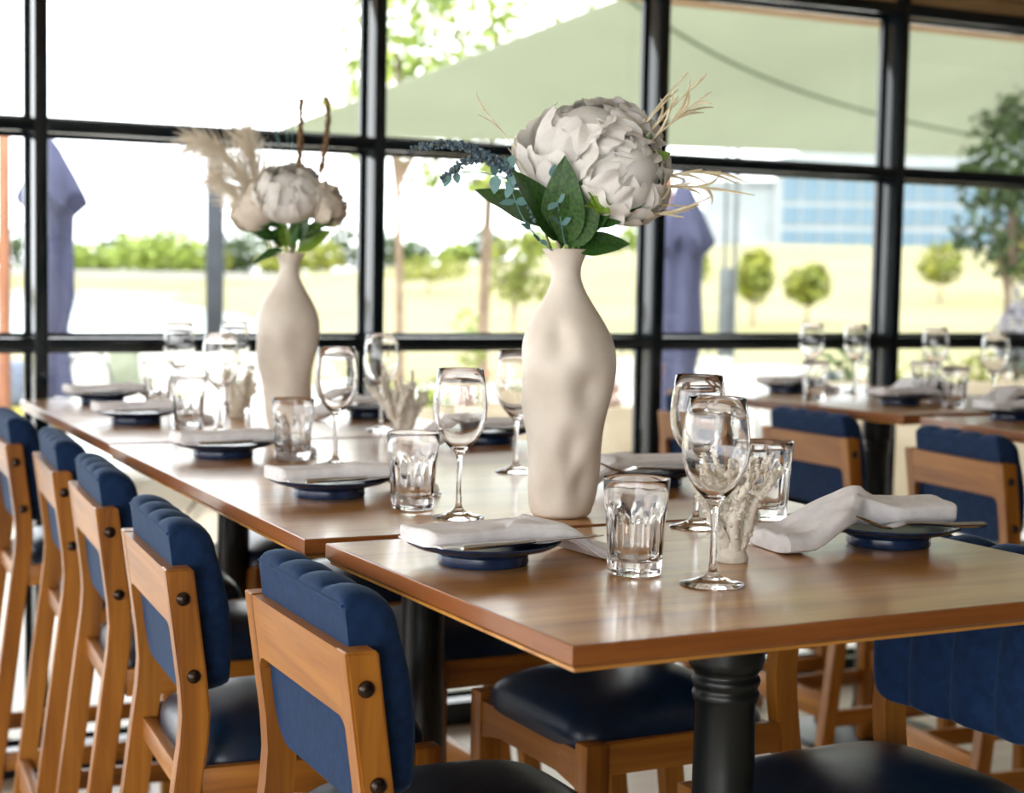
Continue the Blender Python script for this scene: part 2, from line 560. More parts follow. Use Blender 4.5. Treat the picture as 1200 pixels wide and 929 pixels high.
def make_stool(name, label):
    t = thing(name, label, 'bar stool')
    for s in (-1, 1):
        y0, y1 = (0.172, 0.205) if s > 0 else (-0.205, -0.172)
        b = MB()
        pts = [(-0.302, 0.0), (-0.262, 0.0), (-0.205, 0.45), (-0.176, 0.68), (-0.168, 0.74), (-0.165, 0.785), (-0.169, 0.83), (-0.190, 0.996), (-0.194, 1.0), (-0.229, 1.0), (-0.231, 0.998),
               (-0.209, 0.83), (-0.206, 0.785), (-0.209, 0.74), (-0.217, 0.68), (-0.246, 0.45)]
        bm = bmesh.new()
        v0 = [bm.verts.new((u, y0, w)) for u, w in pts]
        v1 = [bm.verts.new((u, y1, w)) for u, w in pts]
        k = len(pts)
        bm.faces.new(v0)
        bm.faces.new(v1[::-1])
        for i in range(k):
            bm.faces.new((v0[i], v0[(i + 1) % k], v1[(i + 1) % k], v1[i]))
        bmesh.ops.recalc_face_normals(bm, faces=bm.faces)
        ed = [e for e in bm.edges if abs(e.verts[0].co.y - e.verts[1].co.y) < 1e-6 and abs(e.verts[0].co.y - s * 0.205) < 1e-6]
        bmesh.ops.bevel(bm, geom=ed, offset=0.003, segments=2, affect='EDGES')
        b.bm(bm)
        b.build('rear_leg', W_ST[2], t, 25)
        b = MB()
        b.box(0.150, 0.192, *sorted((s * 0.166, s * 0.204)), 0.0, 0.705, 0.0025)
        b.build('front_leg', W_ST[2], t, 30)
        b = MB(); b.box(-0.176, 0.150, *sorted((s * 0.184, s * 0.203)), 0.655, 0.705, 0.002); b.build('side_apron', W_ST[0], t, 30)
        b = MB(); b.box(-0.232, 0.150, *sorted((s * 0.178, s * 0.198)), 0.200, 0.245, 0.003); b.build('side_stretcher', W_ST[0], t, 30)
    b = MB(); b.prism([(-0.166, 0.690), (-0.166, 0.628), (-0.10, 0.640), (0.10, 0.640), (0.166, 0.628), (0.166, 0.690)], 0, 0.164, 0.188); b.build('front_apron', W_ST[1], t, 30)
    b = MB(); b.box(-0.200, -0.178, -0.172, 0.172, 0.652, 0.688, 0.002); b.build('rear_apron', W_ST[1], t, 30)
    b = MB(); b.box(0.162, 0.184, -0.166, 0.166, 0.245, 0.305, 0.003); b.build('footrest', W_ST[1], t, 30)
    b = MB(); b.box(-0.266, -0.244, -0.172, 0.172, 0.220, 0.288, 0.003); b.build('rear_stretcher', W_ST[1], t, 30)
    # top rail with rounded inner corners, leaning with the posts
    w, zl = 0.1722, 0.916
    poly = [(-w, 0.9985), (-w, zl - 0.020)]
    for k in range(6):
        a = PI - (PI / 2) * k / 5
        poly.append((-w + 0.020 + 0.020 * math.cos(a), zl - 0.020 + 0.020 * math.sin(a)))
    for k in range(6):
        a = PI / 2 - (PI / 2) * k / 5
        poly.append((w - 0.020 + 0.020 * math.cos(a), zl - 0.020 + 0.020 * math.sin(a)))
    poly += [(w, zl - 0.020), (w, 0.9985)]
    b = MB()
    b.prism(poly, 0, -0.2305, -0.206)
    b.v = [(x + (1.0 - z) * 0.128, y, z) for x, y, z in b.v]
    b.build('top_rail', W_ST[1], t, 25)
    bk, pipe = cushion_back()
    o = bk.build('back_cushion', M_FAB, t, 50)
    pipe.build('piping', M_FAB, o, 60)
    cushion_seat().build('seat_cushion', M_LEA, t, 50)
    for s in (-1, 1):
        for z, x in ((0.957, -0.206), (0.843, -0.190)):
            b = MB()
            Mx = Matrix.Translation((x, s * 0.205, z)) @ Matrix.Rotation(-s * PI / 2, 4, 'X')
            b.lathe([(0.0100, -0.001), (0.0102, 0.002), (0.0085, 0.005), (0.005, 0.0070), (0.0008, 0.0078)], 16, Mx)
            b.build('bolt', M_BOLT, t, 50)
    return t

GL = 'wooden bar stools along the near side of the long table'
GRT = 'wooden bar stools along the window side of the long table'
G2 = 'wooden bar stools at the second row of tables'
stool = make_stool('bar_stool', 'nearest low-backed wooden stool with blue tufted back, cut by bottom edge beside near table corner')
stool['group'] = GL
def put(o, bx, by, rz):
    """place a stool by the middle of its top rail"""
    o.location = (bx + 0.230 * math.cos(rz), by + 0.230 * math.sin(rz), 0)
    o.rotation_euler = (0, 0, rz)
put(stool, 0.705, 1.938, R(-2.3))
for bx, by, rz, lab in (
        (0.675, 2.524, -5.5, 'second blue-backed wooden stool from the near end, two bronze bolts fully seen on its post'),
        (0.730, 3.165, -6, 'third blue-backed wooden stool along the near side, behind the second one from the front'),
        (0.772, 3.72, -6, 'fourth blue-backed wooden stool along the near side, mostly hidden behind the third'),
        (0.778, 4.30, -4, 'farthest blue-backed wooden stool on the near side, at the left picture edge by the window')):
    o = dup(stool, (0, 0, 0), 0, lab, GL)
    put(o, bx, by, R(rz))
for bx, by, rz, lab in (
        (1.735, 1.785, 181, 'nearest stool on window side, dark cushion front and domed navy seat below the near tabletop'),
        (1.700, 2.390, 180, 'stool behind the near pedestal, navy leather seat with brown apron in full view'),
        (1.700, 2.98, 180, 'stool on window side whose seat shows left of the slim middle pedestal'),
        (1.715, 3.53, 180, 'stool on window side, grey-shining seat seen under the middle tabletop edge'),
        (1.735, 4.07, 180, 'stool on window side with only a dark seat glimpsed beside the far pedestal')):
    o = dup(stool, (0, 0, 0), 0, lab, GRT)
    put(o, bx, by, R(rz))
for bx, by, rz, lab in (
        (2.889, 3.174, -6.5, 'blue-backed stool at second table row by the right picture edge, back rail facing us'),
        (2.905, 3.80, -1, 'blue-backed stool at second table row, middle one, between coral and right-hand stool'),
        (2.905, 4.36, 0, 'blue-backed stool at second table row seen only through the two wine glasses')):
    o = dup(stool, (0, 0, 0), 0, lab, G2)
    put(o, bx, by, R(rz))

# ------------------------------------------------------------------ tables
TZ = 1.07
def table(corner, rz, w, d, label, group):
    """corner: near left corner of the top"""
    cx, cy = w / 2, d / 2
    c, s = math.cos(rz), math.sin(rz)
    loc = (corner[0] + c * cx - s * cy, corner[1] + s * cx + c * cy, 0)
    t = thing('bar_table', label, 'table', loc, rz, group)
    b = MB()
    b.box(-cx + 0.005, cx - 0.005, -cy + 0.005, cy - 0.005, TZ - 0.0275, TZ)
    b.build('tabletop', W_TOP, t, 20)
    prof = [(0.005, TZ), (0.0012, TZ), (0.0, TZ - 0.0014), (0.0, TZ - 0.019), (0.009, TZ - 0.028), (0.014, TZ - 0.028)]
    for ax in (0, 1):                                   # lipping darkened in colour for the shaded front edge, one pair along each direction
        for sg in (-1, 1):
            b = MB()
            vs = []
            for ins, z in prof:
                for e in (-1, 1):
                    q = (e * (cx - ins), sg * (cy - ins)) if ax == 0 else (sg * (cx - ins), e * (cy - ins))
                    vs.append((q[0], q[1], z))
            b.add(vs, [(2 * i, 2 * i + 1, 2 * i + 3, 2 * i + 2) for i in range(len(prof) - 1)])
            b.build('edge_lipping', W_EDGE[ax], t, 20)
    b = MB(); b.box(-0.17, 0.17, -0.17, 0.17, TZ - 0.036, TZ - 0.0285, 0.002); b.build('mounting_plate', M_BLK, t, 30)
    b = MB()
    b.lathe([(0.048, TZ - 0.036), (0.0485, 0.950), (0.047, 0.940), (0.0425, 0.936), (0.0405, 0.932), (0.0405, 0.929), (0.0430, 0.926), (0.0440, 0.922), (0.0430, 0.918), (0.0405, 0.914), (0.0405, 0.911), (0.0425, 0.908), (0.0432, 0.904), (0.0420, 0.899),
             (0.0385, 0.893), (0.0395, 0.80), (0.0420, 0.55), (0.0435, 0.30), (0.046, 0.12), (0.055, 0.07), (0.07, 0.045)], 40)
    b.build('pedestal', M_BLK, t, 40)
    b = MB()
    b.lathe([(0.235, 0.0), (0.24, 0.008), (0.235, 0.018), (0.16, 0.028), (0.07, 0.045), (0.02, 0.046)], 48)
    b.build('base', M_BLK, t, 40)
    return t

GT = 'oak bar tables pushed end to end in a long row'
GT2 = 'oak bar tables of the second row'
table((0.797, 1.395), 0.0, 0.83, 0.666, 'near oak bar table, square top with glowing edge, black turned pedestal in full view', GT)
table((0.782, 2.100), R(-2.3), 0.868, 1.275, 'middle oak bar table of the long row, under the larger front vase', GT)
table((0.842, 3.400), R(-2.5), 0.85, 1.19, 'far oak bar table of the long row, reaching the window under the rear vase', GT)
table((3.012, 3.50), R(5), 0.85, 1.05, 'oak bar table of the second row, the one further from us', GT2)
table((2.885, 2.36), R(-7), 0.85, 1.09, 'oak bar table of the second row, running out at right picture edge', GT2)

# ------------------------------------------------------------------ tableware
def make_plate(name):
    t = thing(name, '', 'plate')
    b = MB()
    b.lathe([(0.056, 0.0), (0.0575, 0.003), (0.0565, 0.012), (0.066, 0.0165), (0.086, 0.0215), (0.096, 0.0265), (0.0975, 0.0285), (0.096, 0.0295), (0.085, 0.0255), (0.066, 0.0205), (0.04, 0.0185), (0.002, 0.018)], 56)
    b.build('dish', M_PLATE, t, 45)
    return t

def make_tumbler(name):
    t = thing(name, '', 'tumbler')
    b = MB()
    n = 60
    out = [(0.0295, 0.0), (0.0325, 0.002), (0.0330, 0.006), (0.0335, 0.016), (0.0348, 0.040), (0.0362, 0.062), (0.0372, 0.072), (0.0382, 0.080), (0.0388, 0.088), (0.0396, 0.100), (0.0406, 0.114), (0.0409, 0.116)]
    inn = [(0.0404, 0.1172), (0.0396, 0.1165), (0.0384, 0.100), (0.0374, 0.086), (0.0350, 0.070), (0.0330, 0.050), (0.0312, 0.028), (0.0296, 0.020), (0.022, 0.0165), (0.010, 0.0155), (0.0015, 0.0152)]
    def fn(a, r, z, i):
        if i < len(out):
            k = 0.0
            if 0.010 < z < 0.084:
                k = min(1, (z - 0.010) / 0.01) * min(1.0, (0.084 - z) / 0.014)
            r = r * (1 - 0.085 * k * (1 - abs(math.sin(5 * a)) ** 1.5))
        return (r * math.cos(a), r * math.sin(a), z)
    b.lathe(out + inn, n, fn=fn)
    b.build('glass_body', M_GLASS, t, 60)
    return t

def make_wineglass(name, s=1.0):
    t = thing(name, '', 'wine glass')
    b = MB()
    out = [(0.0375, 0.0), (0.0382, 0.0012), (0.0375, 0.0026), (0.022, 0.0060), (0.010, 0.0105), (0.0055, 0.0165), (0.0042, 0.026), (0.0037, 0.055), (0.0040, 0.082), (0.0052, 0.092), (0.0090, 0.0985), (0.0165, 0.106),
           (0.0260, 0.1165), (0.0340, 0.130), (0.0388, 0.146), (0.0402, 0.162), (0.0395, 0.178), (0.0372, 0.197), (0.0338, 0.2195)]
    inn = [(0.0330, 0.2203), (0.0326, 0.2195), (0.0360, 0.197), (0.0383, 0.178), (0.0390, 0.162), (0.0376, 0.1465), (0.0327, 0.131), (0.0247, 0.118), (0.0150, 0.108), (0.0070, 0.1035), (0.0010, 0.1025)]
    b.lathe([(r * s, z * s) for r, z in out + inn], 48)
    b.build('glass_body', M_GLASS, t, 60)
    return t

def napkin_mesh(seed, twist=False):
    """a linen napkin folded to a soft flat band, lying along +x over the plate"""
    b = MB()
    nx, na = 84, 64
    x0, x1 = (-0.098, 0.170) if not twist else (-0.085, 0.190)
    rnd = Vector((seed * 3.7, seed * 1.3, seed * 0.7))
    def step(q, w):
        return 1 / (1 + math.exp(max(-40, min(40, -q / w))))
    def sec(i, j):
        u = i / nx
        x = x0 + (x1 - x0) * u
        a = 2 * PI * (j + 0.5) / na
        c, s = math.cos(a), math.sin(a)
        e = 1.0
        if u < 0.03:
            e = 0.80 + 0.20 * math.sqrt(max(0, 1 - (1 - u / 0.03) ** 2))
        if u > 0.985:
            e = 0.85 + 0.15 * math.sqrt(max(0, 1 - ((u - 0.985) / 0.015) ** 2))
        k = min(1.0, max(0.0, (x - 0.080) / 0.075))
        k = k * k * (3 - 2 * k)
        zb = 0.0300 * (1 - k) + 0.0010 * k
        if not twist:
            w = 0.042 + 0.020 * u + 0.003 * math.sin(9 * u + seed)
            h = 0.0200 * (1 - 0.30 * k) * (1 - 0.15 * step(x + 0.088, 0.003))
            pc, ps = 0.28, 0.42
        else:
            kn = math.exp(-((x - 0.050) / 0.026) ** 2)
            fl = step(x - 0.10, 0.02)
            w = 0.043 - 0.021 * kn + 0.020 * fl
            h = 0.030 + 0.012 * kn - 0.010 * fl
            pc, ps = 0.5, 0.6
        y = w * e * math.copysign(abs(c) ** pc, c)
        top = max(0.0, s) ** 0.5
        side = 1 - top
        z = zb + h * e * (0.5 + 0.5 * math.copysign(abs(s) ** ps, s))
        # folded-over flap: a raised layer with a slanting edge across the band, and one long edge
        z += 0.0048 * top * step((x - 0.045) - 0.85 * y, 0.0011)
        z += 0.0030 * top * step(-(y + 0.012 + 0.10 * x), 0.0010) * step(0.05 - x, 0.004)
        if twist:
            z += 0.0045 * math.sin(150 * y + 70 * x) * top * math.exp(-((x - 0.05) / 0.05) ** 2)
            z += 0.0035 * math.sin(120 * y + 9 * seed) * top * step(x - 0.10, 0.02)
        else:
            # layers seen along the fold
            y += 0.0011 * math.sin(s * 9.0 + 1.2) * (abs(c) > 0.5) * math.copysign(1, c)
        nn = noise.noise_vector(Vector((x * 14, y * 20, s * 0.8)) + rnd)
        n2 = noise.noise_vector(Vector((x * 45, y * 50, s * 1.5)) + rnd)
        z += (0.0022 * nn.z + 0.0007 * n2.z) * (0.25 + 0.75 * top)
        y += 0.0026 * nn.y + 0.0006 * n2.y
        x += 0.0022 * nn.x
        return (x, y, max(z, zb - 0.0002))
    vs = [sec(i, j) for i in range(nx + 1) for j in range(na)]
    fs = [(i * na + j, (i + 1) * na + j, (i + 1) * na + (j + 1) % na, i * na + (j + 1) % na) for i in range(nx) for j in range(na)]
    fs += [tuple(range(na)), tuple(nx * na + j for j in range(na))]
    b.add(vs, fs)
    return b

def layer_mesh(seed):
    """the lower cloth layer that shows as an edge under the band"""
    b = MB()
    def fn(u, v):
        x = -0.092 + 0.262 * u
        k = min(1.0, max(0.0, (x - 0.085) / 0.07))
        k = k * k * (3 - 2 * k)
        y = (-0.058 + 0.110 * v) * (1 + 0.12 * u)
        z = 0.0302 * (1 - k) + 0.0006 * k + 0.0015 * math.sin(9 * x * 8 + seed + 5 * v) * (1 - k) * abs(2 * v - 1)
        return (x, y, z + 0.0006)
    b.grid(fn, 30, 12)
    n0 = len(b.v)
    b.v += [(x, y, z + 0.0022) for x, y, z in b.v]
    b.f += [tuple(i + n0 for i in f)[::-1] for f in b.f[:]]
    # close the rim
    rim = [i * 13 for i in range(31)] + [30 * 13 + j for j in range(1, 13)] + [i * 13 + 12 for i in range(29, -1, -1)] + [j for j in range(11, 0, -1)]
    for a, c in zip(rim, rim[1:] + rim[:1]):
        b.f.append((a, c, c + n0, a + n0))
    return b

def make_napkin(name, seed, twist=False):
    t = thing(name, '', 'napkin')
    napkin_mesh(seed, twist).build('folded_band', M_NAP, t, 60)
    if not twist:
        layer_mesh(seed).build('under_fold', M_NAP, t, 60)
    return t

def make_knife(name):
    """along +x, handle at the -x end; z = 0 is what it rests on"""
    t = thing(name, '', 'knife')
    b = MB()
    b.tube([(-0.105, 0, 0.004), (-0.10, 0, 0.004), (-0.06, 0, 0.004), (-0.02, 0, 0.004), (0.0, 0, 0.0042)], [0.0035, 0.0048, 0.0048, 0.0040, 0.0030], 12)
    b.v = [(x, y * 1.35, 0.004 + (z - 0.004) * 0.75) for x, y, z in b.v]
    b.build('handle', M_STEEL, t, 50)
    b = MB()
    poly = [(0.0, -0.0035), (0.0, 0.004), (0.02, 0.0075), (0.07, 0.0082), (0.098, 0.004), (0.105, -0.002), (0.09, -0.0045), (0.04, -0.005)]
    b.prism(poly, 2, 0.0034, 0.0046)
    b.build('blade', M_STEEL, t, 20)
    return t

def make_fork(name):
    """along +x, tines at the +x end, turned back up"""
    t = thing(name, '', 'fork')
    b = MB()
    b.tube([(-0.10, 0, 0.003), (-0.095, 0, 0.003), (-0.05, 0, 0.004), (0.0, 0, 0.008), (0.025, 0, 0.009)], [0.003, 0.0045, 0.0036, 0.0026, 0.0030], 10)
    b.v = [(x, y * 1.5, z) for x, y, z in b.v]
    b.build('handle', M_STEEL, t, 50)
    b = MB()
    def z_at(x):
        return 0.009 - 0.006 * math.sin(min(1, (x - 0.022) / 0.05) * PI * 0.6) + max(0, x - 0.06) * 0.42
    b.grid(lambda u, v: (0.022 + 0.034 * u, (-0.5 + v) * 0.022 * math.sin(PI * min(1, 0.18 + u * 0.5)), z_at(0.022 + 0.034 * u)), 8, 6)
    n0 = len(b.v)
    nf = len(b.f)
    b.v += [(x, y, z + 0.0016) for x, y, z in b.v]
    b.f += [tuple(i + n0 for i in f)[::-1] for f in b.f[:nf]]
    for k in range(4):
        y = (-1.5 + k) * 0.0062
        b.tube([(0.052 + 0.011 * q, y * (1 - 0.03 * q), z_at(0.052 + 0.011 * q) + 0.0008) for q in range(5)], [0.0017, 0.0016, 0.0015, 0.0012, 0.0006], 6)
    b.build('tines', M_STEEL, t, 50, fix=False)
    return t

plate0 = make_plate('side_plate')
napk0 = [make_napkin('linen_napkin', 1.0), make_napkin('linen_napkin', 2.3), make_napkin('linen_napkin', 4.1)]
napt = make_napkin('linen_napkin', 3.0, True)
knife0 = make_knife('table_knife')
fork0 = make_fork('table_fork')
tum0 = make_tumbler('glass_tumbler')
win0 = make_wineglass('wine_glass')
used = set()
def place(proto, loc, rz, label, group):
    if proto.name in used:
        o = dup(proto, loc, rz, label, group)
    else:
        used.add(proto.name)
        o = proto
        o.location = loc
        o.rotation_euler = (0, 0, rz)
        o['label'] = label
        o['group'] = group
    return o

GP = 'navy side plates laid on the tables'
GN = 'white linen napkins on the plates'
GK = 'steel knives beside the napkins'
GF = 'steel forks beside the napkins'
GM = 'fluted glass tumblers on the tables'
GW = 'stemmed wine glasses on the tables'
TT = TZ + 0.0004
#        x      y      rz   napkin  knife/fork  where
SET = [
    (0.925, 1.850, 0, napk0[0], 'k', 'nearest left setting, by the near table corner', 4),
    (0.972, 2.500, 0, napk0[1], 'k', 'second left setting, behind the short step between tables', 2),
    (0.985, 3.095, 0, napk0[2], 'k', 'third left setting, before the rear vase', 0),
    (1.010, 3.830, 0, napk0[0], 'k', 'fourth left setting, at the far table', -3),
    (1.075, 4.420, 0, napk0[1], 'k', 'farthest left setting, against the window sill', 2),
    (1.512, 1.780, 180, napt, 'f', 'right setting at the near table, beside the white coral', -8),
    (1.545, 2.450, 180, napk0[2], 'f', 'window-side setting right behind the big vase', -4),
    (1.600, 3.190, 180, napk0[1], 'f', 'window-side setting left of the big vase', 3),
    (1.600, 3.830, 180, napk0[0], 'f', 'window-side setting behind the wine glass with coral', 0),
    (3.255, 4.350, 0, napk0[2], 'k', 'far setting of second row, above the middle stool back', 4),
    (3.270, 3.820, 0, napk0[0], 'k', 'middle setting of second row, between the two stool backs', 2),
    (3.225, 3.320, 0, napk0[1], 'k', 'second row setting at the right picture edge', -4),
    (3.700, 4.160, 180, napk0[1], None, 'window side of second row, behind the middle napkin', 6),
    (3.690, 3.720, 180, napk0[2], None, 'window side of second row, behind its tumbler', -5),
]
for x, y, rz, nk, cut, where, jit in SET:
    a = R(rz)
    place(plate0, (x, y, TT), a, 'navy footed side plate, ' + where, GP)
    place(nk, (x, y, TT), a + R(jit), ('twisted ' if nk is napt else 'folded ') + 'white linen napkin, ' + where, GN)
    side = -0.070 if rz == 0 else 0.066
    if cut == 'k':
        o = place(knife0, (x + 0.035 * math.cos(a), y + side, TT + 0.031), a + R(jit + 3), 'silver table knife, ' + where, GK)
    elif cut == 'f':
        o = place(fork0, (x + 0.045 * math.cos(a) + (0.04 if nk is napt else 0), y - side if rz == 0 else y - 0.072, TT + 0.031), a + R(jit), 'silver table fork, ' + where, GF)

for x, y, lab in (
        (1.062, 1.712, 'large clear fluted tumbler in front, right of the nearest plate'),
        (1.037, 2.318, 'clear fluted tumbler left of the front wine glass, ahead of coral'),
        (1.090, 2.996, 'clear fluted tumbler before the rear vase, by third left napkin'),
        (1.085, 3.664, 'clear fluted tumbler on far table, left of the rear coral'),
        (1.180, 4.260, 'clear fluted tumbler farthest along the row, beside farthest left napkin'),
        (1.493, 2.040, 'clear fluted tumbler behind the near white coral'),
        (1.330, 4.060, 'pale tumbler just left of the rear vase body'),
        (3.120, 4.030, 'tumbler of second row, under the leftmost wine glass there'),
        (3.360, 3.690, 'bigger tumbler of second row, left of the right-hand napkin'),
        (3.480, 3.960, 'tumbler of second row, hidden behind another tumbler')):
    place(tum0, (x, y, TT), random.uniform(0, 0.6), lab, GM)
for x, y, lab in (
        (1.111, 1.617, 'tall wine glass nearest us, before the white coral'),
        (1.345, 2.005, 'tall wine glass second from the front, by the gap between tables'),
        (1.061, 2.205, 'tall wine glass left of the big vase, in front of coral'),
        (1.131, 2.880, 'tall wine glass right of the rear vase'),
        (1.408, 2.689, 'tall wine glass half hidden behind the big vase'),
        (1.478, 3.486, 'tall wine glass standing behind the middle coral'),
        (1.116, 3.531, 'tall wine glass left of the rear vase, over fourth napkin'),
        (1.222, 4.211, 'wine glass at far left, above the fourth tumbler'),
        (1.405, 4.320, 'wine glass farthest back, just left of the rear vase'),
        (3.335, 4.330, 'leftmost wine glass of the second table row'),
        (3.455, 4.255, 'second wine glass from left in second table row'),
        (3.545, 3.985, 'third wine glass in second table row, right of the mullion'),
        (3.425, 3.600, 'rightmost wine glass of the second table row')):
    place(win0, (x, y, TT), random.uniform(0, 3), lab, GW)

# ------------------------------------------------------------------ corals
def coral(loc, seed, h, label, spread=1.0, rz=0.0):
    rnd = random.Random(seed)
    t = thing('coral_ornament', label, 'coral', loc, rz, 'white branching coral ornaments')
    b = MB()
    b.lathe([(0.020, 0.0), (0.021, 0.004), (0.018, 0.012), (0.013, 0.026)], 14)
    b.build('coral_base', M_CORAL, t, 50)
    def branch(mb, p, d, r, L, depth):
        pts, rad = [p.copy()], [r]
        q = p.copy()
        k = 6
        for i in range(k):
            d = (d + Vector((rnd.uniform(-1, 1), rnd.uniform(-1, 1), rnd.uniform(-0.3, 0.9))) * 0.26).normalized()
            q = q + d * L / k
            pts.append(q.copy())
            rad.append(r * (1 - 0.45 * (i + 1) / k) * rnd.uniform(0.85, 1.2))
            if depth < 2 and rnd.random() < (0.85 if depth == 0 else 0.55):
                sd = (d + Vector((rnd.uniform(-1, 1), rnd.uniform(-1, 1), rnd.uniform(-0.1, 0.8))) * 1.0).normalized()
                branch(mb, q.copy(), sd, r * 0.62, L * rnd.uniform(0.26, 0.48), depth + 1)
            for _ in range(5):
                nb = Vector((rnd.uniform(-1, 1), rnd.uniform(-1, 1), rnd.uniform(-0.5, 1))).normalized()
                mb.ball(q + nb * r * 0.8, r * rnd.uniform(0.35, 0.62), 1)
        mb.tube(pts, rad, 8)
        mb.ball(q, rad[-1] * 1.25, 1)
    n = 10
    for k in range(n):
        a = 2 * PI * k / n + rnd.uniform(-0.3, 0.3)
        tilt = rnd.uniform(0.05, 0.55) * spread
        d = Vector((math.cos(a) * math.sin(tilt), math.sin(a) * math.sin(tilt), math.cos(tilt)))
        mb = MB()
        branch(mb, Vector((math.cos(a) * 0.008, math.sin(a) * 0.008, 0.012)), d, 0.0072, h * rnd.uniform(0.55, 0.92), 0)
        mb.build('coral_branch', M_CORAL, t, 60, fix=False)
    return t
coral((1.226, 1.741, TT), 5, 0.112, 'white coral ornament in front, beside the nearest wine glass', 1.15)
coral((1.480, 3.355, TT), 9, 0.125, 'white coral ornament in middle, behind the front-left tumbler', 0.9)
coral((1.275, 3.900, TT), 14, 0.10, 'white coral ornament at the back, left of the rear vase', 0.8)

# ------------------------------------------------------------------ vases
def vase(loc, rz, label, flip=1):
    t = thing('ceramic_vase', label, 'vase', loc, rz, 'tall dented cream vases')
    prof = [(0.038, 0.0), (0.0445, 0.003), (0.0470, 0.010), (0.0520, 0.030), (0.0560, 0.058), (0.0610, 0.100), (0.0665, 0.140), (0.0710, 0.180), (0.0738, 0.215), (0.0742, 0.235), (0.0715, 0.255), (0.0640, 0.275),
            (0.0530, 0.295), (0.0420, 0.312), (0.0330, 0.327), (0.0265, 0.340), (0.0225, 0.352), (0.0212, 0.362), (0.0222, 0.372), (0.0262, 0.383), (0.0320, 0.393), (0.0352, 0.398)]
    fine = []
    for (r0, z0), (r1, z1) in zip(prof, prof[1:]):
        for k in range(3):
            fine.append((r0 + (r1 - r0) * k / 3, z0 + (z1 - z0) * k / 3))
    fine.append(prof[-1])
    for _ in range(3):
        fine = [fine[0]] + [((a[0] + 2 * c[0] + e[0]) / 4, (a[1] + 2 * c[1] + e[1]) / 4) for a, c, e in zip(fine, fine[1:], fine[2:])] + [fine[-1]]
    nout = len(fine)
    inner = [(0.0335, 0.3985), (0.0300, 0.390), (0.0240, 0.380), (0.0195, 0.368), (0.0190, 0.355), (0.0220, 0.338), (0.030, 0.318), (0.001, 0.305)]
    # finger dents: angle, height, angular width, height width, depth
    dents = [(-104, 0.268, 17, 0.026, 0.014), (-62, 0.190, 22, 0.030, 0.017), (-80, 0.105, 18, 0.028, 0.014), (-120, 0.165, 30, 0.05, 0.006), (-58, 0.055, 24, 0.030, 0.013), (-112, 0.040, 20, 0.026, 0.007),
             (-10, 0.13, 30, 0.05, 0.010), (-165, 0.10, 30, 0.05, 0.010), (60, 0.2, 30, 0.05, 0.012), (120, 0.1, 30, 0.05, 0.012), (175, 0.22, 25, 0.04, 0.008), (-76, 0.255, 14, 0.03, -0.003), (-72, 0.078, 14, 0.02, -0.004)]
    def fn(a, r, z, i):
        if i < nout:
            for da, dz, wa, wz, dp in dents:
                q = (math.degrees(a) * flip - da + 180) % 360 - 180
                r -= dp * math.exp(-(q / wa) ** 2 - ((z - dz) / wz) ** 2)
        k = 0.006 * math.sin(min(1, z / 0.398) * PI)
        return (r * math.cos(a) + k * flip, r * math.sin(a), z)
    b = MB()
    b.lathe(fine + inner, 72, fn=fn)
    b.build('vase_body', M_CER, t, 70)
    return t
V2 = Vector((1.216, 2.175, TT))
V1 = Vector((1.285, 3.560, TT))
VROT = -YAW
vase(V2, VROT, 'big cream dented vase in front, holding the large white peonies', 1)
vase(V1, VROT, 'cream dented vase further back, holding peonies and pampas plumes', -1)

# ------------------------------------------------------------------ flowers (each stem its own thing; local frame of the bouquet)
def leaf_bm(L, w, curl=0.25, fold=0.25, nu=10, nv=6, tip=1.0):
    """a leaf along +x, thin but solid"""
    b = MB()
    def fn(u, v):
        t = v * 2 - 1
        ww = w * (math.sin(PI * u ** 0.8) ** 0.8) * (1 - 0.15 * u) if 0 < u < 1 else 0.0008
        z = -curl * L * u * u + fold * abs(t) * ww + 0.03 * w * math.sin(14 * u) * abs(t)
        return (L * u, t * ww, z)
    b.grid(fn, nu, nv)
    n0, nf = len(b.v), len(b.f)
    b.v += [(x, y, z + 0.0006) for x, y, z in b.v]
    b.f += [tuple(i + n0 for i in f)[::-1] for f in b.f[:nf]]
    return b

def mesh_of(b, name, mat, ang=60):
    o = b.build(name, mat, None, ang, fix=False)
    me = o.data
    bpy.data.objects.remove(o)
    return me

def petal_mesh(name, mat, R0, th0, th1, wid, ruff, seed):
    """a cupped petal cut from a ball of radius R0, from near the stalk (pole) upward, with a ruffled rim"""
    rnd = random.Random(seed)
    ph = [rnd.uniform(0, 6) for _ in range(4)]
    b = MB()
    def fn(u, v):
        t = v * 2 - 1
        th = th0 + (th1 - th0) * u * (1 - 0.16 * t ** 4) * (1 + 0.035 * math.sin(6 * t + ph[3]) * u)
        az = t * wid * (0.35 + 0.65 * math.sin(PI * 0.5 * min(1, u * 1.6))) / max(0.42, math.sin(th))
        rim = max(0.0, (u - 0.55) / 0.45) ** 1.5
        r = R0 * (1 + ruff * rim * (0.8 * math.sin(6 * t + ph[0]) + 0.45 * math.sin(11 * t + ph[1])) + 0.05 * rim - 0.07 * math.cos(PI * t * 0.5) * u)
        return (r * math.sin(th) * math.cos(az), r * math.sin(th) * math.sin(az), R0 - r * math.cos(th))
    b.grid(fn, 12, 16)
    n0, nf = len(b.v), len(b.f)
    c = Vector((0, 0, R0))
    b.v += [tuple(c + (Vector(q) - c) * (1 - 0.0006 / R0)) for q in b.v]
    b.f += [tuple(i + n0 for i in f)[::-1] for f in b.f[:nf]]
    return mesh_of(b, name, mat)

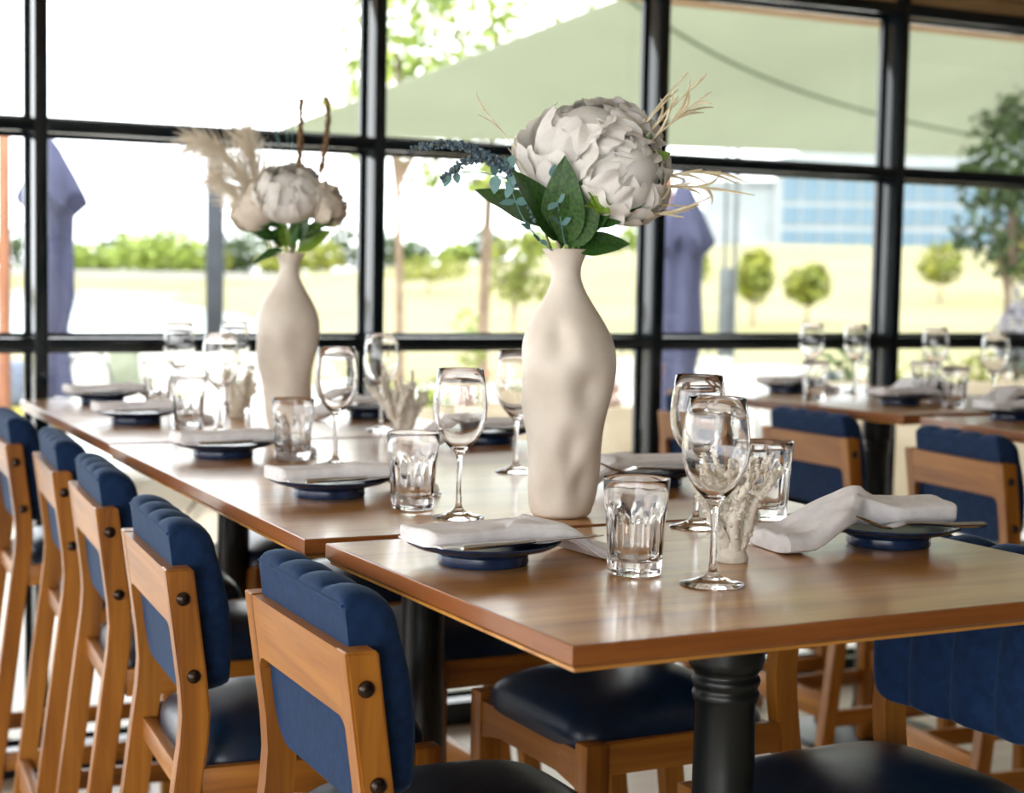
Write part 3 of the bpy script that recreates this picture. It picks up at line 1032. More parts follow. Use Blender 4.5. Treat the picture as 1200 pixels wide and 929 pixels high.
PET = {}
for key, mat in (('w', M_PETAL), ('c', M_PETAL2)):
    PET[key] = [[petal_mesh('petal', mat, 1.0, 0.15, 2.1, 0.62, 0.06, 3 + k) for k in range(3)],
                [petal_mesh('petal', mat, 0.93, 0.15, 2.55, 0.54, 0.075, 13 + k) for k in range(3)],
                [petal_mesh('petal', mat, 0.84, 0.15, 2.85, 0.50, 0.10, 23 + k) for k in range(3)],
                [petal_mesh('petal', mat, 0.72, 0.15, 3.0, 0.50, 0.14, 33 + k) for k in range(2)]]

def frame_of(V):
    return Matrix.Translation(V) @ Matrix.Rotation(VROT, 4, 'Z')

def stem_tube(pts, r0, r1, n=6):
    b = MB()
    k = len(pts) - 1
    b.tube(pts, [r0 + (r1 - r0) * i / k for i in range(k + 1)], n)
    return b

def bez(p0, p1, p2, n=12):
    p0, p1, p2 = Vector(p0), Vector(p1), Vector(p2)
    return [(1 - t) ** 2 * p0 + 2 * (1 - t) * t * p1 + t * t * p2 for t in [i / n for i in range(n + 1)]]

MOUTH = 0.37      # height inside the neck where the stems start
def bloom(V, label, pos, rad, axis, key, seed, squash=0.92, counts=(9, 10, 10, 8), bend=(0, 0)):
    """peony at pos (bouquet frame), facing axis"""
    rnd = random.Random(seed)
    t = thing('peony', label, 'flower', V, VROT, 'white peonies in the vases')
    ax = Vector(axis).normalized()
    q = ax.to_track_quat('Z', 'Y').to_matrix().to_4x4()
    base = Vector(pos) - ax * rad * 0.95
    st = stem_tube(bez((rnd.uniform(-.006, .006), rnd.uniform(-.006, .006), MOUTH - 0.04), (bend[0], bend[1], 0.5 * (MOUTH + base.z)), base), 0.003, 0.0025)
    st.build('stem', M_STEM, t, 60)
    bs = MB(); bs.ball((0, 0, 0), rad * 0.16, 1); cal = bs.build('calyx', M_LEAF2, t, 60); cal.location = base + ax * rad * 0.06
    hb = MB(); hb.ball((0, 0, 0), rad * 0.66, 3, None, (1, 1, 0.95)); ht = hb.build('flower_heart', M_PETAL if key == 'w' else M_PETAL2, t, 60); ht.location = base + ax * rad * 0.93
    for L, n in enumerate(counts):
        for k in range(n):
            me = rnd.choice(PET[key][L])
            a = 2 * PI * (k + 0.5 * (L % 2)) / n + rnd.uniform(-0.18, 0.18)
            tilt = rnd.uniform(-0.05, 0.16) + (0.10 if L == 0 else 0)
            s = rad * rnd.uniform(0.93, 1.07)
            M = Matrix.Translation(base) @ q @ Matrix.Rotation(a, 4, 'Z') @ Matrix.Rotation(tilt, 4, 'Y') @ Matrix.Diagonal((s, s, s * squash, 1))
            link('petal', me, t, M)
    return t

# --- the front vase; x = right, y = away from us, z = up from the vase foot
bloom(V2, 'huge white ruffled peony on top of the front vase', (0.034, 0.045, 0.558), 0.092, (-0.15, -0.45, 0.88), 'w', 3, 0.88, (12, 13, 13, 12))
bloom(V2, 'white peony leaning right and down over the front vase', (0.088, -0.030, 0.512), 0.066, (0.42, -0.72, 0.25), 'w', 8, 0.88, (11, 12, 12, 10))

LEAF_A = [mesh_of(leaf_bm(1.0, 0.27, c, f), 'leaf', m) for c, f, m in ((0.20, 0.25, M_LEAF), (0.35, 0.15, M_LEAF), (0.15, 0.3, M_LEAF2))]
LEAF_E = mesh_of(leaf_bm(1.0, 0.36, 0.05, 0.08, 8, 4), 'leaf', M_EUC)

def leaf_M(p, d, L, roll=0.0):
    d = Vector(d).normalized()
    x = d
    z = Vector((0, -0.75, 0.65))
    z = (z - x * z.dot(x)).normalized()
    y = z.cross(x)
    M = Matrix((x, y, z)).transposed().to_4x4()
    return Matrix.Translation(p) @ M @ Matrix.Rotation(roll, 4, 'X') @ Matrix.Scale(L, 4)

def leafy(V, label, tip, ctrl, leaves, name='leafy_sprig'):
    t = thing(name, label, 'foliage stem', V, VROT, 'leafy stems in the vases')
    pts = bez((0, 0, MOUTH - 0.04), ctrl, tip)
    stem_tube(pts, 0.0022, 0.0014).build('stem', M_STEM, t, 60)
    for p, d, L, k, roll in leaves:
        link('leaf', LEAF_A[k].copy() if False else LEAF_A[k], t, leaf_M(Vector(p), d, L, roll))
    return t
leafy(V2, 'big dark green leaves standing left of the front peony', (-0.030, -0.01, 0.500), (-0.008, 0, 0.44),
      [((-0.012, -0.022, 0.410), (-0.42, -0.42, 0.85), 0.125, 0, 0.3), ((-0.002, -0.025, 0.405), (-0.08, -0.50, 1.0), 0.130, 0, -0.4), ((0.006, -0.025, 0.40), (0.22, -0.48, 0.9), 0.12, 0, 0.3), ((-0.022, 0.012, 0.43), (-0.75, 0.1, 0.62), 0.13, 1, 0.2),
       ((-0.005, -0.02, 0.40), (-0.25, -0.1, 0.95), 0.085, 0, 0.7), ((-0.028, 0.0, 0.485), (0.25, -0.2, 0.9), 0.065, 2, -0.2)])
leafy(V2, 'green leaves spreading right at the mouth of front vase', (0.045, -0.01, 0.465), (0.015, 0, 0.43),
      [((0.012, -0.012, 0.400), (0.97, -0.2, 0.18), 0.082, 0, 0.2), ((0.020, -0.02, 0.415), (0.5, -0.35, 0.75), 0.110, 0, -0.2), ((0.008, -0.018, 0.408), (0.25, -0.2, 0.95), 0.115, 1, 0.2),
       ((0.030, -0.03, 0.440), (0.8, -0.4, 0.35), 0.095, 0, 0.5), ((0.012, 0.01, 0.42), (0.3, 0.3, 0.9), 0.10, 1, 0.0)])
leafy(V2, 'single green leaf poking out right of the white peonies', (0.105, 0.0, 0.535), (0.05, 0.01, 0.46),
      [((0.098, -0.012, 0.515), (0.75, -0.3, 0.45), 0.060, 2, 0.2), ((0.100, -0.012, 0.53), (0.4, -0.35, 0.8), 0.045, 0, 0.2)])
# green bud
t = thing('flower_bud', 'lime green flower bud with orange tip under the front peonies', 'flower bud', V2, VROT)
stem_tube(bez((0.004, -0.004, MOUTH - 0.03), (0.02, -0.03, 0.42), (0.045, -0.052, 0.462)), 0.002, 0.0016).build('stem', M_LEAF2, t, 60)
b = MB(); b.ball((0.050, -0.056, 0.470), 0.019, 2, None, (1.0, 0.9, 1.15)); b.build('bud', M_LEAF2, t, 60)
for k in range(5):
    link('sepal', LEAF_A[2], t, leaf_M(Vector((0.046, -0.058, 0.456)), (math.cos(k * 1.26) * 0.6, -0.5, 0.5 + math.sin(k * 1.26) * 0.6), 0.032, 0.3))

def lavender(V, label, p1, p2, f0=0.35, seed=1, fat=0.0095):
    rnd = random.Random(seed)
    t = thing('lavender_sprig', label, 'dried flower', V, VROT, 'dusty blue sprigs in the vases')
    pts = bez((-0.004, 0.0, MOUTH - 0.03), p1, p2, 40)
    stem_tube(pts[::4], 0.0017, 0.001).build('stem', M_STEM, t, 60)
    b = MB()
    for i, q in enumerate(pts):
        f = i / 40
        if f < f0:
            continue
        for _ in range(9):
            d = Vector((rnd.gauss(0, 1), rnd.gauss(0, 1), rnd.gauss(0, 1))).normalized()
            rr = fat * (1.0 - 0.45 * (f - f0) / (1 - f0))
            b.ball(q + d * rr * rnd.uniform(0.4, 1.05), rr * rnd.uniform(0.30, 0.48), 1)
    tag(b.build('florets', M_LAV, t, 60, fix=False), kind='stuff')
    return t
lavender(V2, 'upper dusty blue sprig reaching far left from front vase', (-0.065, 0.0, 0.590), (-0.232, 0.0, 0.541), 0.42, 2, 0.0105)
lavender(V2, 'lower dusty blue sprig arching left and drooping from front vase', (-0.075, -0.05, 0.600), (-0.182, -0.05, 0.497), 0.22, 5, 0.0100)

def eucalyptus(V, label, pts_c, pairs):
    t = thing('eucalyptus_sprig', label, 'foliage stem', V, VROT, 'eucalyptus sprigs in the front vase')
    pts = bez(*pts_c, 20)
    stem_tube(pts[::2], 0.0012, 0.0007).build('stem', M_EUC, t, 60)
    for i, (d1, L1), (d2, L2) in pairs:
        for d, L in ((d1, L1), (d2, L2)):
            if L:
                link('leaf', LEAF_E, t, leaf_M(pts[i], d, L * 0.72, 0.2))
    return t
eucalyptus(V2, 'eucalyptus sprig with round blue leaves hanging left of front vase', ((-0.02, -0.03, 0.395), (-0.085, -0.04, 0.44), (-0.088, -0.045, 0.530)),
           [(3, ((-0.6, -0.4, 0.5), 0.022), ((0.9, -0.2, -0.4), 0.018)), (6, ((-0.8, -0.2, 0.5), 0.024), ((-0.5, -0.3, 0.8), 0.02)), (12, ((-1, -0.1, -0.1), 0.034), ((1, -0.1, 0.05), 0.03)),
            (15, ((-0.35, -0.2, -0.9), 0.028), ((0.3, -0.2, 0.9), 0.026)), (18, ((-0.3, -0.3, 0.9), 0.026), ((0.3, -0.2, 0.9), 0.03))])
eucalyptus(V2, 'thin eucalyptus tip with drooping oval leaves at far left of front vase', ((-0.04, -0.03, 0.470), (-0.09, -0.04, 0.515), (-0.172, -0.04, 0.505)),
           [(20, ((-0.35, -0.1, -0.9), 0.032), ((0.15, -0.1, 0.9), 0.012)), (19, ((0.3, -0.2, 0.8), 0.022), ((0.2, -0.1, -0.8), 0.024)), (11, ((-0.3, -0.2, 0.9), 0.030), ((-0.1, -0.1, -1), 0.038)), (8, ((0.4, -0.2, 0.9), 0.026), ((0.1, -0.1, -1), 0.03))])
eucalyptus(V2, 'blue-green sprig lying over the big leaves of front vase', ((0.0, -0.03, 0.395), (-0.01, -0.05, 0.44), (-0.022, -0.05, 0.50)),
           [(8, ((-0.7, -0.5, 0.5), 0.03), ((0.7, -0.4, 0.5), 0.026)), (14, ((-0.6, -0.5, -0.5), 0.03), ((0.6, -0.4, 0.7), 0.024)), (20, ((0.1, -0.4, 0.9), 0.03), ((0, 0, 0), 0))])

def grass(V, label, strands, mat, name='dried_grass', seed=1, beads=0.0, r=0.0024):
    """strands: list of (ctrl, tip, count of side twigs)"""
    rnd = random.Random(seed)
    t = thing(name, label, 'dried flower', V, VROT, 'dried grasses in the vases')
    for c, tip, kids in strands:
        b = MB()
        pts = bez((rnd.uniform(-.008, .008), rnd.uniform(-.004, .008), MOUTH - 0.03), c, tip, 24)
        b.tube(pts[::2], [r * (1 - 0.5 * i / 12) for i in range(13)], 6)
        for k in range(kids):
            i = rnd.randint(15, 23)
            d = (pts[min(24, i + 1)] - pts[i - 1]).normalized()
            dv = Vector((rnd.uniform(-1, 1), rnd.uniform(-1, 1), rnd.uniform(-1, 1)))
            L = rnd.uniform(0.03, 0.07)
            q = pts[i] + (d + dv * 0.5) * L
            b.tube(bez(pts[i], pts[i] + d * L * 0.6, q, 6), [r * 0.95 * s for s in (0.7, 0.9, 1, 1, 0.9, 0.6, 0.3)], 5)
        if beads:
            fine = bez(pts[0], c, tip, 110)
            for i in range(50, 111):
                for _ in range(3):
                    dv = Vector((rnd.gauss(0, 1), rnd.gauss(0, 1), rnd.gauss(0, 1))).normalized()
                    b.ball(fine[i] + dv * beads * 0.55 * (1 - 0.5 * (i - 50) / 60), beads * rnd.uniform(0.35, 0.6), 1)
        b.build('stalk', mat, t, 60, fix=False)
    return t
grass(V2, 'pale straw twigs fanning upward right of front peonies', [((0.05, 0.0, 0.52), (0.208, -0.01, 0.632), 7), ((0.05, 0.0, 0.52), (0.192, 0.0, 0.648), 6), ((0.05, 0.01, 0.53), (0.176, 0.01, 0.662), 4)], M_TAN, seed=4)
grass(V2, 'pale straw twigs stretching level right of front peonies', [((0.03, -0.01, 0.52), (0.225, -0.02, 0.515), 6), ((0.025, -0.01, 0.51), (0.205, -0.03, 0.49), 6)], M_TAN, seed=6)
grass(V2, 'low straw twigs with knobby ends right of front vase neck', [((0.018, -0.012, 0.485), (0.185, -0.03, 0.462), 5), ((0.015, -0.012, 0.475), (0.17, -0.04, 0.447), 4)], M_TAN, seed=9)
grass(V2, 'thin straw stalk pointing up left behind front sprigs', [((-0.02, 0.02, 0.50), (-0.128, 0.03, 0.605), 3), ((-0.01, 0.01, 0.46), (-0.088, 0.0, 0.545), 0)], M_TAN, seed=12, r=0.0013)
grass(V2, 'fine straw stems bundled in the front vase mouth', [((-0.002, -0.028, 0.44), (-0.006, -0.035, 0.490), 2), ((0.010, -0.02, 0.43), (0.03, -0.03, 0.47), 1)], M_TAN, seed=15, r=0.0013)

# --- the rear vase
bloom(V1, 'white peony in middle of the rear bouquet', (-0.002, -0.02, 0.535), 0.068, (-0.02, -0.6, 0.75), 'w', 21, 0.9, (11, 12, 12, 10))
bloom(V1, 'creamy peony turned right in the rear bouquet', (0.085, 0.0, 0.508), 0.046, (0.75, -0.35, 0.25), 'c', 25)
bloom(V1, 'creamy peony turned left in the rear bouquet', (-0.082, 0.0, 0.505), 0.056, (-0.65, -0.45, 0.35), 'c', 28)
leafy(V1, 'dark green leaves under the middle peony of rear vase', (0.0, -0.02, 0.455), (0.0, -0.01, 0.43),
      [((0.0, -0.02, 0.455), (-0.9, -0.3, 0.15), 0.075, 0, 0.3), ((0.0, -0.02, 0.44), (-0.95, -0.2, 0.05), 0.055, 0, 0.0), ((-0.004, -0.02, 0.41), (-0.15, -0.3, 0.9), 0.06, 2, 0.2), ((0.004, -0.02, 0.41), (0.2, -0.3, 0.9), 0.065, 0, -0.3)])
leafy(V1, 'green leaf pair sticking out right of rear vase', (0.05, -0.01, 0.46), (0.02, 0, 0.42),
      [((0.02, -0.015, 0.405), (0.8, -0.2, 0.55), 0.085, 2, 0.3), ((0.03, -0.015, 0.430), (0.75, -0.2, 0.65), 0.085, 0, -0.2), ((0.015, -0.02, 0.425), (0.3, -0.3, 0.9), 0.08, 0, 0.4), ((0.052, -0.012, 0.46), (0.7, -0.3, 0.1), 0.05, 2, 0.3)])
leafy(V1, 'drooping green leaves left of rear vase mouth', (-0.05, -0.01, 0.44), (-0.02, 0, 0.42),
      [((-0.012, -0.015, 0.404), (-0.8, -0.2, -0.25), 0.075, 0, 0.3), ((-0.03, -0.015, 0.43), (-0.85, -0.25, 0.35), 0.065, 0, -0.2), ((-0.015, -0.02, 0.41), (-0.5, -0.3, 0.7), 0.06, 0, 0.4), ((-0.055, -0.01, 0.45), (-0.5, -0.3, 0.3), 0.04, 2, 0.1)])

def pampas(V, label, c, tip, f0, L, n, seed, droop=0.3):
    rnd = random.Random(seed)
    t = thing('pampas_plume', label, 'dried flower', V, VROT, 'cream pampas plumes in the rear vase')
    pts = bez((-0.005, 0, MOUTH - 0.03), c, tip, 40)
    stem_tube(pts[::4], 0.0018, 0.001).build('stem', M_TAN, t, 60)
    b = MB()
    for _ in range(n):
        f = f0 + (1 - f0) * rnd.random()
        i = min(39, int(f * 40))
        d = (pts[i + 1] - pts[max(0, i - 1)]).normalized()
        side = Vector((rnd.gauss(0, 1), rnd.gauss(0, 1), rnd.gauss(0, 1)))
        side = (side - d * side.dot(d)).normalized()
        l = L * rnd.uniform(0.5, 1.1) * (1 - 0.45 * (f - f0) / (1 - f0))
        p0 = pts[i]
        p1 = p0 + d * l * 0.5 + side * l * 0.22
        p2 = p0 + d * l * 0.9 + side * l * 0.55 - Vector((0, 0, droop * l))
        b.tube(bez(p0, p1, p2, 4), [0.0009, 0.0008, 0.0007, 0.0005, 0.0003], 3)
    tag(b.build('feather', M_PAMPAS, t, 60, fix=False), kind='stuff')
    return t
pampas(V1, 'cream pampas plume sweeping far left over rear bouquet', (-0.10, 0.0, 0.63), (-0.215, 0.01, 0.640), 0.32, 0.13, 620, 3)
pampas(V1, 'cream pampas plume pointing up left behind rear peonies', (-0.07, 0.01, 0.56), (-0.105, 0.02, 0.655), 0.32, 0.12, 520, 5, 0.1)
pampas(V1, 'lower cream pampas plume spreading left of rear peonies', (-0.09, -0.01, 0.52), (-0.165, -0.01, 0.555), 0.36, 0.10, 420, 7, 0.15)
grass(V1, 'straight brown seed stalk rising from rear bouquet', [((0.02, 0.0, 0.50), (0.022, 0.0, 0.735), 0)], M_BROWN, 'seed_stalk', 3, 0.0095)
grass(V1, 'hooked brown seed stalk curling right above rear bouquet', [((0.10, 0.0, 0.66), (0.078, 0.0, 0.742), 0)], M_BROWN, 'seed_stalk', 5, 0.0085)
grass(V1, 'wispy grey grass tuft above the rear peonies', [((0.0, 0.02, 0.55), (-0.012, 0.02, 0.66), 5), ((0.0, 0.02, 0.55), (0.0, 0.02, 0.675), 5), ((0.0, 0.02, 0.55), (-0.04, 0.02, 0.69), 4)], M_EUC, seed=8, r=0.0009)

# ------------------------------------------------------------------ outdoors: ground
b = MB(); b.box(-30, 60, 4.905, 20.0, -0.20, -0.03); struct('ground_patio', b, M_PATIO)
def field_z(d, be):
    """meadow: flat by the patio, a lake basin to the left, a gentle rise to the right and beyond the lake"""
    k = max(0.0, min(1.0, (be - 19) / 16))
    s = max(0.0, min(1.0, (d - 45) / 100))
    s = s * s * (3 - 2 * s)
    z = -0.10 + s * (1.0 + 3.4 * k)
    spit = 3.2 * math.exp(-((d - 82) / 24) ** 2)
    a = max(0.0, min(1.0, (19.4 - spit - be) / 1.2)) * max(0.0, min(1.0, (d - 31) / 4)) * max(0.0, min(1.0, (118 - d) / 7))
    return z * (1 - a) - 0.6 * a
b = MB()
def fpt(u, v):
    be = -35 + 110 * u
    d = 18.5 * (330 / 18.5) ** v
    return (d * math.sin(R(be)), d * math.cos(R(be)), field_z(d, be))
b.grid(fpt, 160, 70)
struct('ground_meadow', b, M_GRASS, 60)
b = MB()
b.grid(lambda u, v: (-75 + 125 * u, 24 + 100 * v, -0.14), 4, 4)
struct('water', b, M_WATER, 60)

def gp(d, be):
    return Vector((d * math.sin(R(be)), d * math.cos(R(be)), field_z(d, be)))
def bearing(px):
    return 27.47 + math.degrees(math.atan((px - 600) / 1959.0))

# ------------------------------------------------------------------ outdoors: plants
def leaf_cloud(b, c, rad, n, size, rnd, hollow=0.45):
    for _ in range(n):
        d = Vector((rnd.gauss(0, 1), rnd.gauss(0, 1), rnd.gauss(0, 1))).normalized()
        f = hollow + (1 - hollow) * rnd.random() ** 0.6
        p = Vector((c[0] + d.x * rad[0] * f, c[1] + d.y * rad[1] * f, c[2] + d.z * rad[2] * f))
        nrm = (d * 0.6 + Vector((rnd.gauss(0, 1), rnd.gauss(0, 1), rnd.gauss(0, 1))) * 0.6 + Vector((0, 0, 0.4))).normalized()
        a = nrm.orthogonal().normalized()
        w = nrm.cross(a)
        th = rnd.uniform(0, 6.28)
        a, w = a * math.cos(th) + w * math.sin(th), w * math.cos(th) - a * math.sin(th)
        s = size * rnd.uniform(0.7, 1.3)
        b.add([p - a * s, p - w * s * 0.55 + nrm * s * 0.12, p + a * s, p + w * s * 0.55 + nrm * s * 0.12], [(0, 1, 2), (0, 2, 3)])

def tree(name, label, base, trunk_h, trunk_r, blobs, n, leaf, mat, bark, seed, cat='tree', group=None, lean=(0, 0), limbs=4, hollow=0.45):
    """blobs: list of (dx, dy, z, rx, rz)"""
    rnd = random.Random(seed)
    t = thing(name, label, cat, base, 0, group)
    if trunk_h:
        b = MB()
        top = Vector((lean[0], lean[1], trunk_h))
        b.tube(bez((0, 0, -0.1), (lean[0] * 0.3, lean[1] * 0.3, trunk_h * 0.5), top, 8), [trunk_r * (1 - 0.07 * i) for i in range(9)], 8)
        b.build('trunk', bark, t, 60)
        b = MB()
        for k in range(limbs):
            q = rnd.choice(blobs)
            z0 = trunk_h * rnd.uniform(0.55, 0.98)
            p0 = Vector((lean[0] * (z0 / trunk_h), lean[1] * (z0 / trunk_h), z0))
            p1 = Vector((q[0] + rnd.uniform(-.4, .4) * q[3], q[1] + rnd.uniform(-.4, .4) * q[3], q[2] + rnd.uniform(-.3, .5) * q[4]))
            b.tube(bez(p0, (p0 + p1) / 2 + Vector((0, 0, 0.2 * q[4])), p1, 5), [trunk_r * f for f in (0.5, 0.42, 0.34, 0.26, 0.18, 0.08)], 5)
        b.build('branches', bark, t, 60)
    b = MB()
    tot = sum(q[3] ** 2 * q[4] for q in blobs) or 1
    for q in blobs:
        leaf_cloud(b, (q[0], q[1], q[2]), (q[3], q[3], q[4]), max(30, int(n * q[3] ** 2 * q[4] / tot)), leaf, rnd, hollow)
    tag(b.build('foliage', mat, t, 0, fix=False), kind='stuff')
    return t

rnd = random.Random(77)
# slender young trees just beyond the patio
base = gp(21.5, bearing(563)); base.z = -0.1
tree('young_tree', 'slender pale-trunked young tree outside, seen left of the big vase', base, 4.6, 0.085,
     [(0.1, 0, 4.3, 1.35, 0.9), (-1.0, 0.2, 4.0, 0.9, 0.6), (0.9, 0.3, 3.9, 0.9, 0.7), (-1.6, 0, 3.5, 0.7, 0.45), (1.6, 0, 4.7, 0.8, 0.5), (-0.5, 0, 5.2, 1.2, 0.7), (0.2, 0, 3.5, 0.8, 0.4), (0.5, -0.2, 3.1, 0.5, 0.3), (-0.8, 0, 2.95, 0.8, 0.35), (0.1, 0, 2.75, 0.9, 0.3)],
     1900, 0.085, M_FOL_L, M_BARK, 3, group='slender young trees beyond the patio', lean=(0.15, 0), limbs=14, hollow=0.1)
base = gp(20.5, bearing(468)); base.z = -0.1
tree('young_tree', 'slender young tree outside, just right of the second mullion', base, 4.2, 0.06,
     [(-0.2, 0, 4.1, 0.9, 0.8), (0.3, 0, 3.5, 0.6, 0.5), (-0.6, 0, 3.2, 0.5, 0.4), (0.3, 0.1, 2.6, 0.35, 0.3), (-0.3, 0, 4.9, 1.0, 0.5)],
     650, 0.08, M_FOL_L, M_BARK, 5, group='slender young trees beyond the patio', lean=(-0.1, 0), limbs=9, hollow=0.1)
base = gp(24, bearing(600)); base.z = -0.1
tree('small_tree', 'bushy little green tree outside, behind the left edge of the big vase', base, 1.3, 0.03,
     [(0, 0, 1.75, 0.42, 0.5), (0.1, 0, 1.35, 0.5, 0.25)], 420, 0.07, M_FOL_Y, M_BARK, 8, limbs=3)
base = gp(20, bearing(545)); base.z = -0.1
tree('shrub', 'small bright sapling outside, left of the slender trunk', base, 0.5, 0.012, [(0, 0, 0.85, 0.16, 0.28), (0.05, 0, 0.55, 0.2, 0.15)], 130, 0.05, M_FOL_L, M_BARK, 9, 'shrub', limbs=2)
base = gp(13.6, bearing(1172)); base.z = -0.05
K = 0.78
tree('leafy_tree', 'dark leafy tree outside at the upper right picture edge', base, 2.6 * K, 0.036,
     [(x * K, y * K, z * K, r * K, h * K) for x, y, z, r, h in [(0.25, 0.2, 3.2, 0.55, 0.6), (-0.15, 0, 2.9, 0.42, 0.5), (0.45, 0.1, 2.6, 0.5, 0.5), (-0.2, 0, 2.3, 0.35, 0.22), (0.35, 0.1, 2.1, 0.5, 0.22), (-0.5, 0, 2.4, 0.22, 0.18), (0.6, 0.3, 3.55, 0.5, 0.4)]],
     1500, 0.048, M_FOL_G, M_BARK, 12, lean=(0.08, 0), limbs=8, hollow=0.2)
# round yellow-green trees on the meadow
for px, d, h, w, mat, lab, sd in ((800, 60, 2.2, 0.9, M_FOL_Y, 'small yellow-green tree on the meadow beside the violet parasol', 21), (880, 52, 2.15, 0.62, M_FOL_Y, 'bright yellow-green tree on the meadow, right of the steel mast', 22), (943, 55, 1.75, 0.78, M_FOL_Y, 'yellow-green tree on the meadow, before the glass office', 23),
                                  (1098, 70, 2.2, 0.95, M_FOL_Y, 'yellow-green tree on the meadow, right of the last mullion', 24), (1186, 72, 2.6, 1.0, M_FOL_Y, 'autumn-yellow tree on the meadow at right picture edge', 25), (500, 78, 1.6, 1.9, M_FOL_Y, 'wide ochre shrub at the far meadow edge, right of the second mullion', 26)):
    base = gp(d, bearing(px))
    tree('meadow_tree', lab, base, h * 0.6, 0.06, [(0, 0, h * 0.72, w, h * 0.40), (w * 0.4, 0, h * 0.9, w * 0.6, h * 0.25), (-w * 0.4, 0, h * 0.62, w * 0.7, h * 0.25)], 650, 0.13, mat, M_BARK, sd, group='yellow-green trees on the meadow', limbs=4)
# tree line across the lake and meadow
zones = [(-45, 'left of the first mullion'), (52, 'behind the left violet parasol'), (118, 'right of the left violet parasol'), (182, 'left of the slate pillar'), (252, 'behind the slate pillar'), (312, 'left of the rear vase neck'),
         (386, 'left of the second mullion'), (462, 'right of the second mullion'), (548, 'well left of the big vase'), (640, 'behind the big vase neck'), (726, 'left of the third mullion')]
for zi, (zx, where) in enumerate(zones):
    for px, tall in ((zx - 17, zi % 2), (zx + 18, 1 - zi % 2)):
        h = (4.3 if tall else 2.9) * rnd.uniform(0.92, 1.1) * (1.0 if px < 420 else 0.8)
        base = gp((158 if tall else 150) + (0 if px < 420 else 10) + rnd.uniform(-3, 3), bearing(px))
        w = h * (0.52 if tall else 0.8)
        tree('distant_tree', ('taller' if tall else 'lower, rounder') + ' yellow-green tree of the distant line, ' + where, base, 0, 0, [(0, 0, h * 0.5, w, h * 0.52), (w * 0.5, 0, h * 0.4, w * 0.65, h * 0.4), (-w * 0.5, 0, h * 0.35, w * 0.7, h * 0.36)],
             520, 0.34, rnd.choice([M_FOL_Y, M_FOL_Y, M_FOL_L, M_FOL_L, M_FOL_G]), M_BARK, int(px) + 500, group='distant tree line')
base = gp(138, bearing(200))
tree('lake_bush', 'larger bright green bush group on the lake shore, left of the slate pillar', base, 0, 0, [(0, 0, 1.9, 2.6, 2.0), (-3, 0, 1.4, 2.4, 1.5), (2.2, 0, 1.1, 1.6, 1.2)], 1100, 0.3, M_FOL_L, M_BARK, 91, 'bush')
b = MB()                                                     # stony far shore
for i in range(46):
    be = bearing(-60) + i * 0.30
    q = gp(120, be)
    b.add([(q.x * f, q.y * f, z) for f, z in ((0.985, -0.2), (1.0, 0.75), (1.10, 1.15))] + [(gp(120, be + 0.30).x * f, gp(120, be + 0.30).y * f, z) for f, z in ((0.985, -0.2), (1.0, 0.75), (1.10, 1.15))], [(0, 3, 4, 1), (1, 4, 5, 2)])
struct('ground_bank', b, M_BANK, 60)

# ------------------------------------------------------------------ outdoors: shade sail, masts, pillar, parasols
t = thing('shade_sail', 'big pale green shade sail stretched over the patio outside', 'shade sail', (0, 0, 0))
A, B, C, D_ = Vector((5.05, 14.6, 2.66)), Vector((13.4, 14.6, 2.84)), Vector((12.5, 6.5, 4.6)), Vector((7.86, 7.76, 4.26))
def sail_pt(u, v):
    p = (A * (1 - u) + B * u) * (1 - v) + (D_ * (1 - u) + C * u) * v
    return (p.x, p.y, p.z - 0.10 * math.sin(PI * u) * math.sin(PI * v))
b = MB()
b.grid(sail_pt, 24, 16)
n0, nf = len(b.v), len(b.f)
b.v += [(x, y, z + 0.004) for x, y, z in b.v]
b.f += [tuple(i + n0 for i in f)[::-1] for f in b.f[:nf]]
b.build('sail_cloth', M_SAIL, t, 60, fix=False)
b = MB()
b.tube([Vector(sail_pt(i / 20, 0.09 + 0.45 * (1 - i / 20) ** 1.25)) - Vector((0, 0, 0.012)) for i in range(21)], 0.014, 6)
b.build('seam', M_SEAM, t, 60)
for px, d, z0 in ((845.5, 22.5, 3.5), (857.5, 22.5, 3.6)):
    q = gp(d, bearing(px))
    if px < 850:
        t = thing('steel_mast', 'twin-rod steel mast standing outside, between violet parasol and office', 'mast', (q.x, q.y, -0.05))
        b = MB(); b.tube([(0, 0, 0.0), (0, 0, 3.3)], 0.028, 8); b.build('rod', M_GALV, t, 60)
        q0 = q
    else:
        b = MB(); b.tube([(q.x - q0.x, q.y - q0.y, 0.0), (q.x - q0.x, q.y - q0.y, 3.4)], 0.034, 8); b.build('rod', M_GALV, t, 60)
        b = MB(); b.box(-0.05, 0.16, -0.06, 0.06, 0.0, 1.62, 0.01); b.build('mast_sleeve', M_GALV, t, 30)
q = gp(30, bearing(250))
t = thing('slate_pillar', 'dark slate square pillar outside, left of the rear vase', 'pillar', (q.x, q.y, -0.12), R(-17))
b = MB(); b.box(-0.165, 0.165, -0.165, 0.165, 0, 3.62, 0.01); b.build('shaft', M_PILLAR, t, 30)
b = MB(); b.box(-0.22, 0.22, -0.22, 0.22, 3.62, 3.72, 0.01); b.build('cap', M_PILLAR, t, 30)

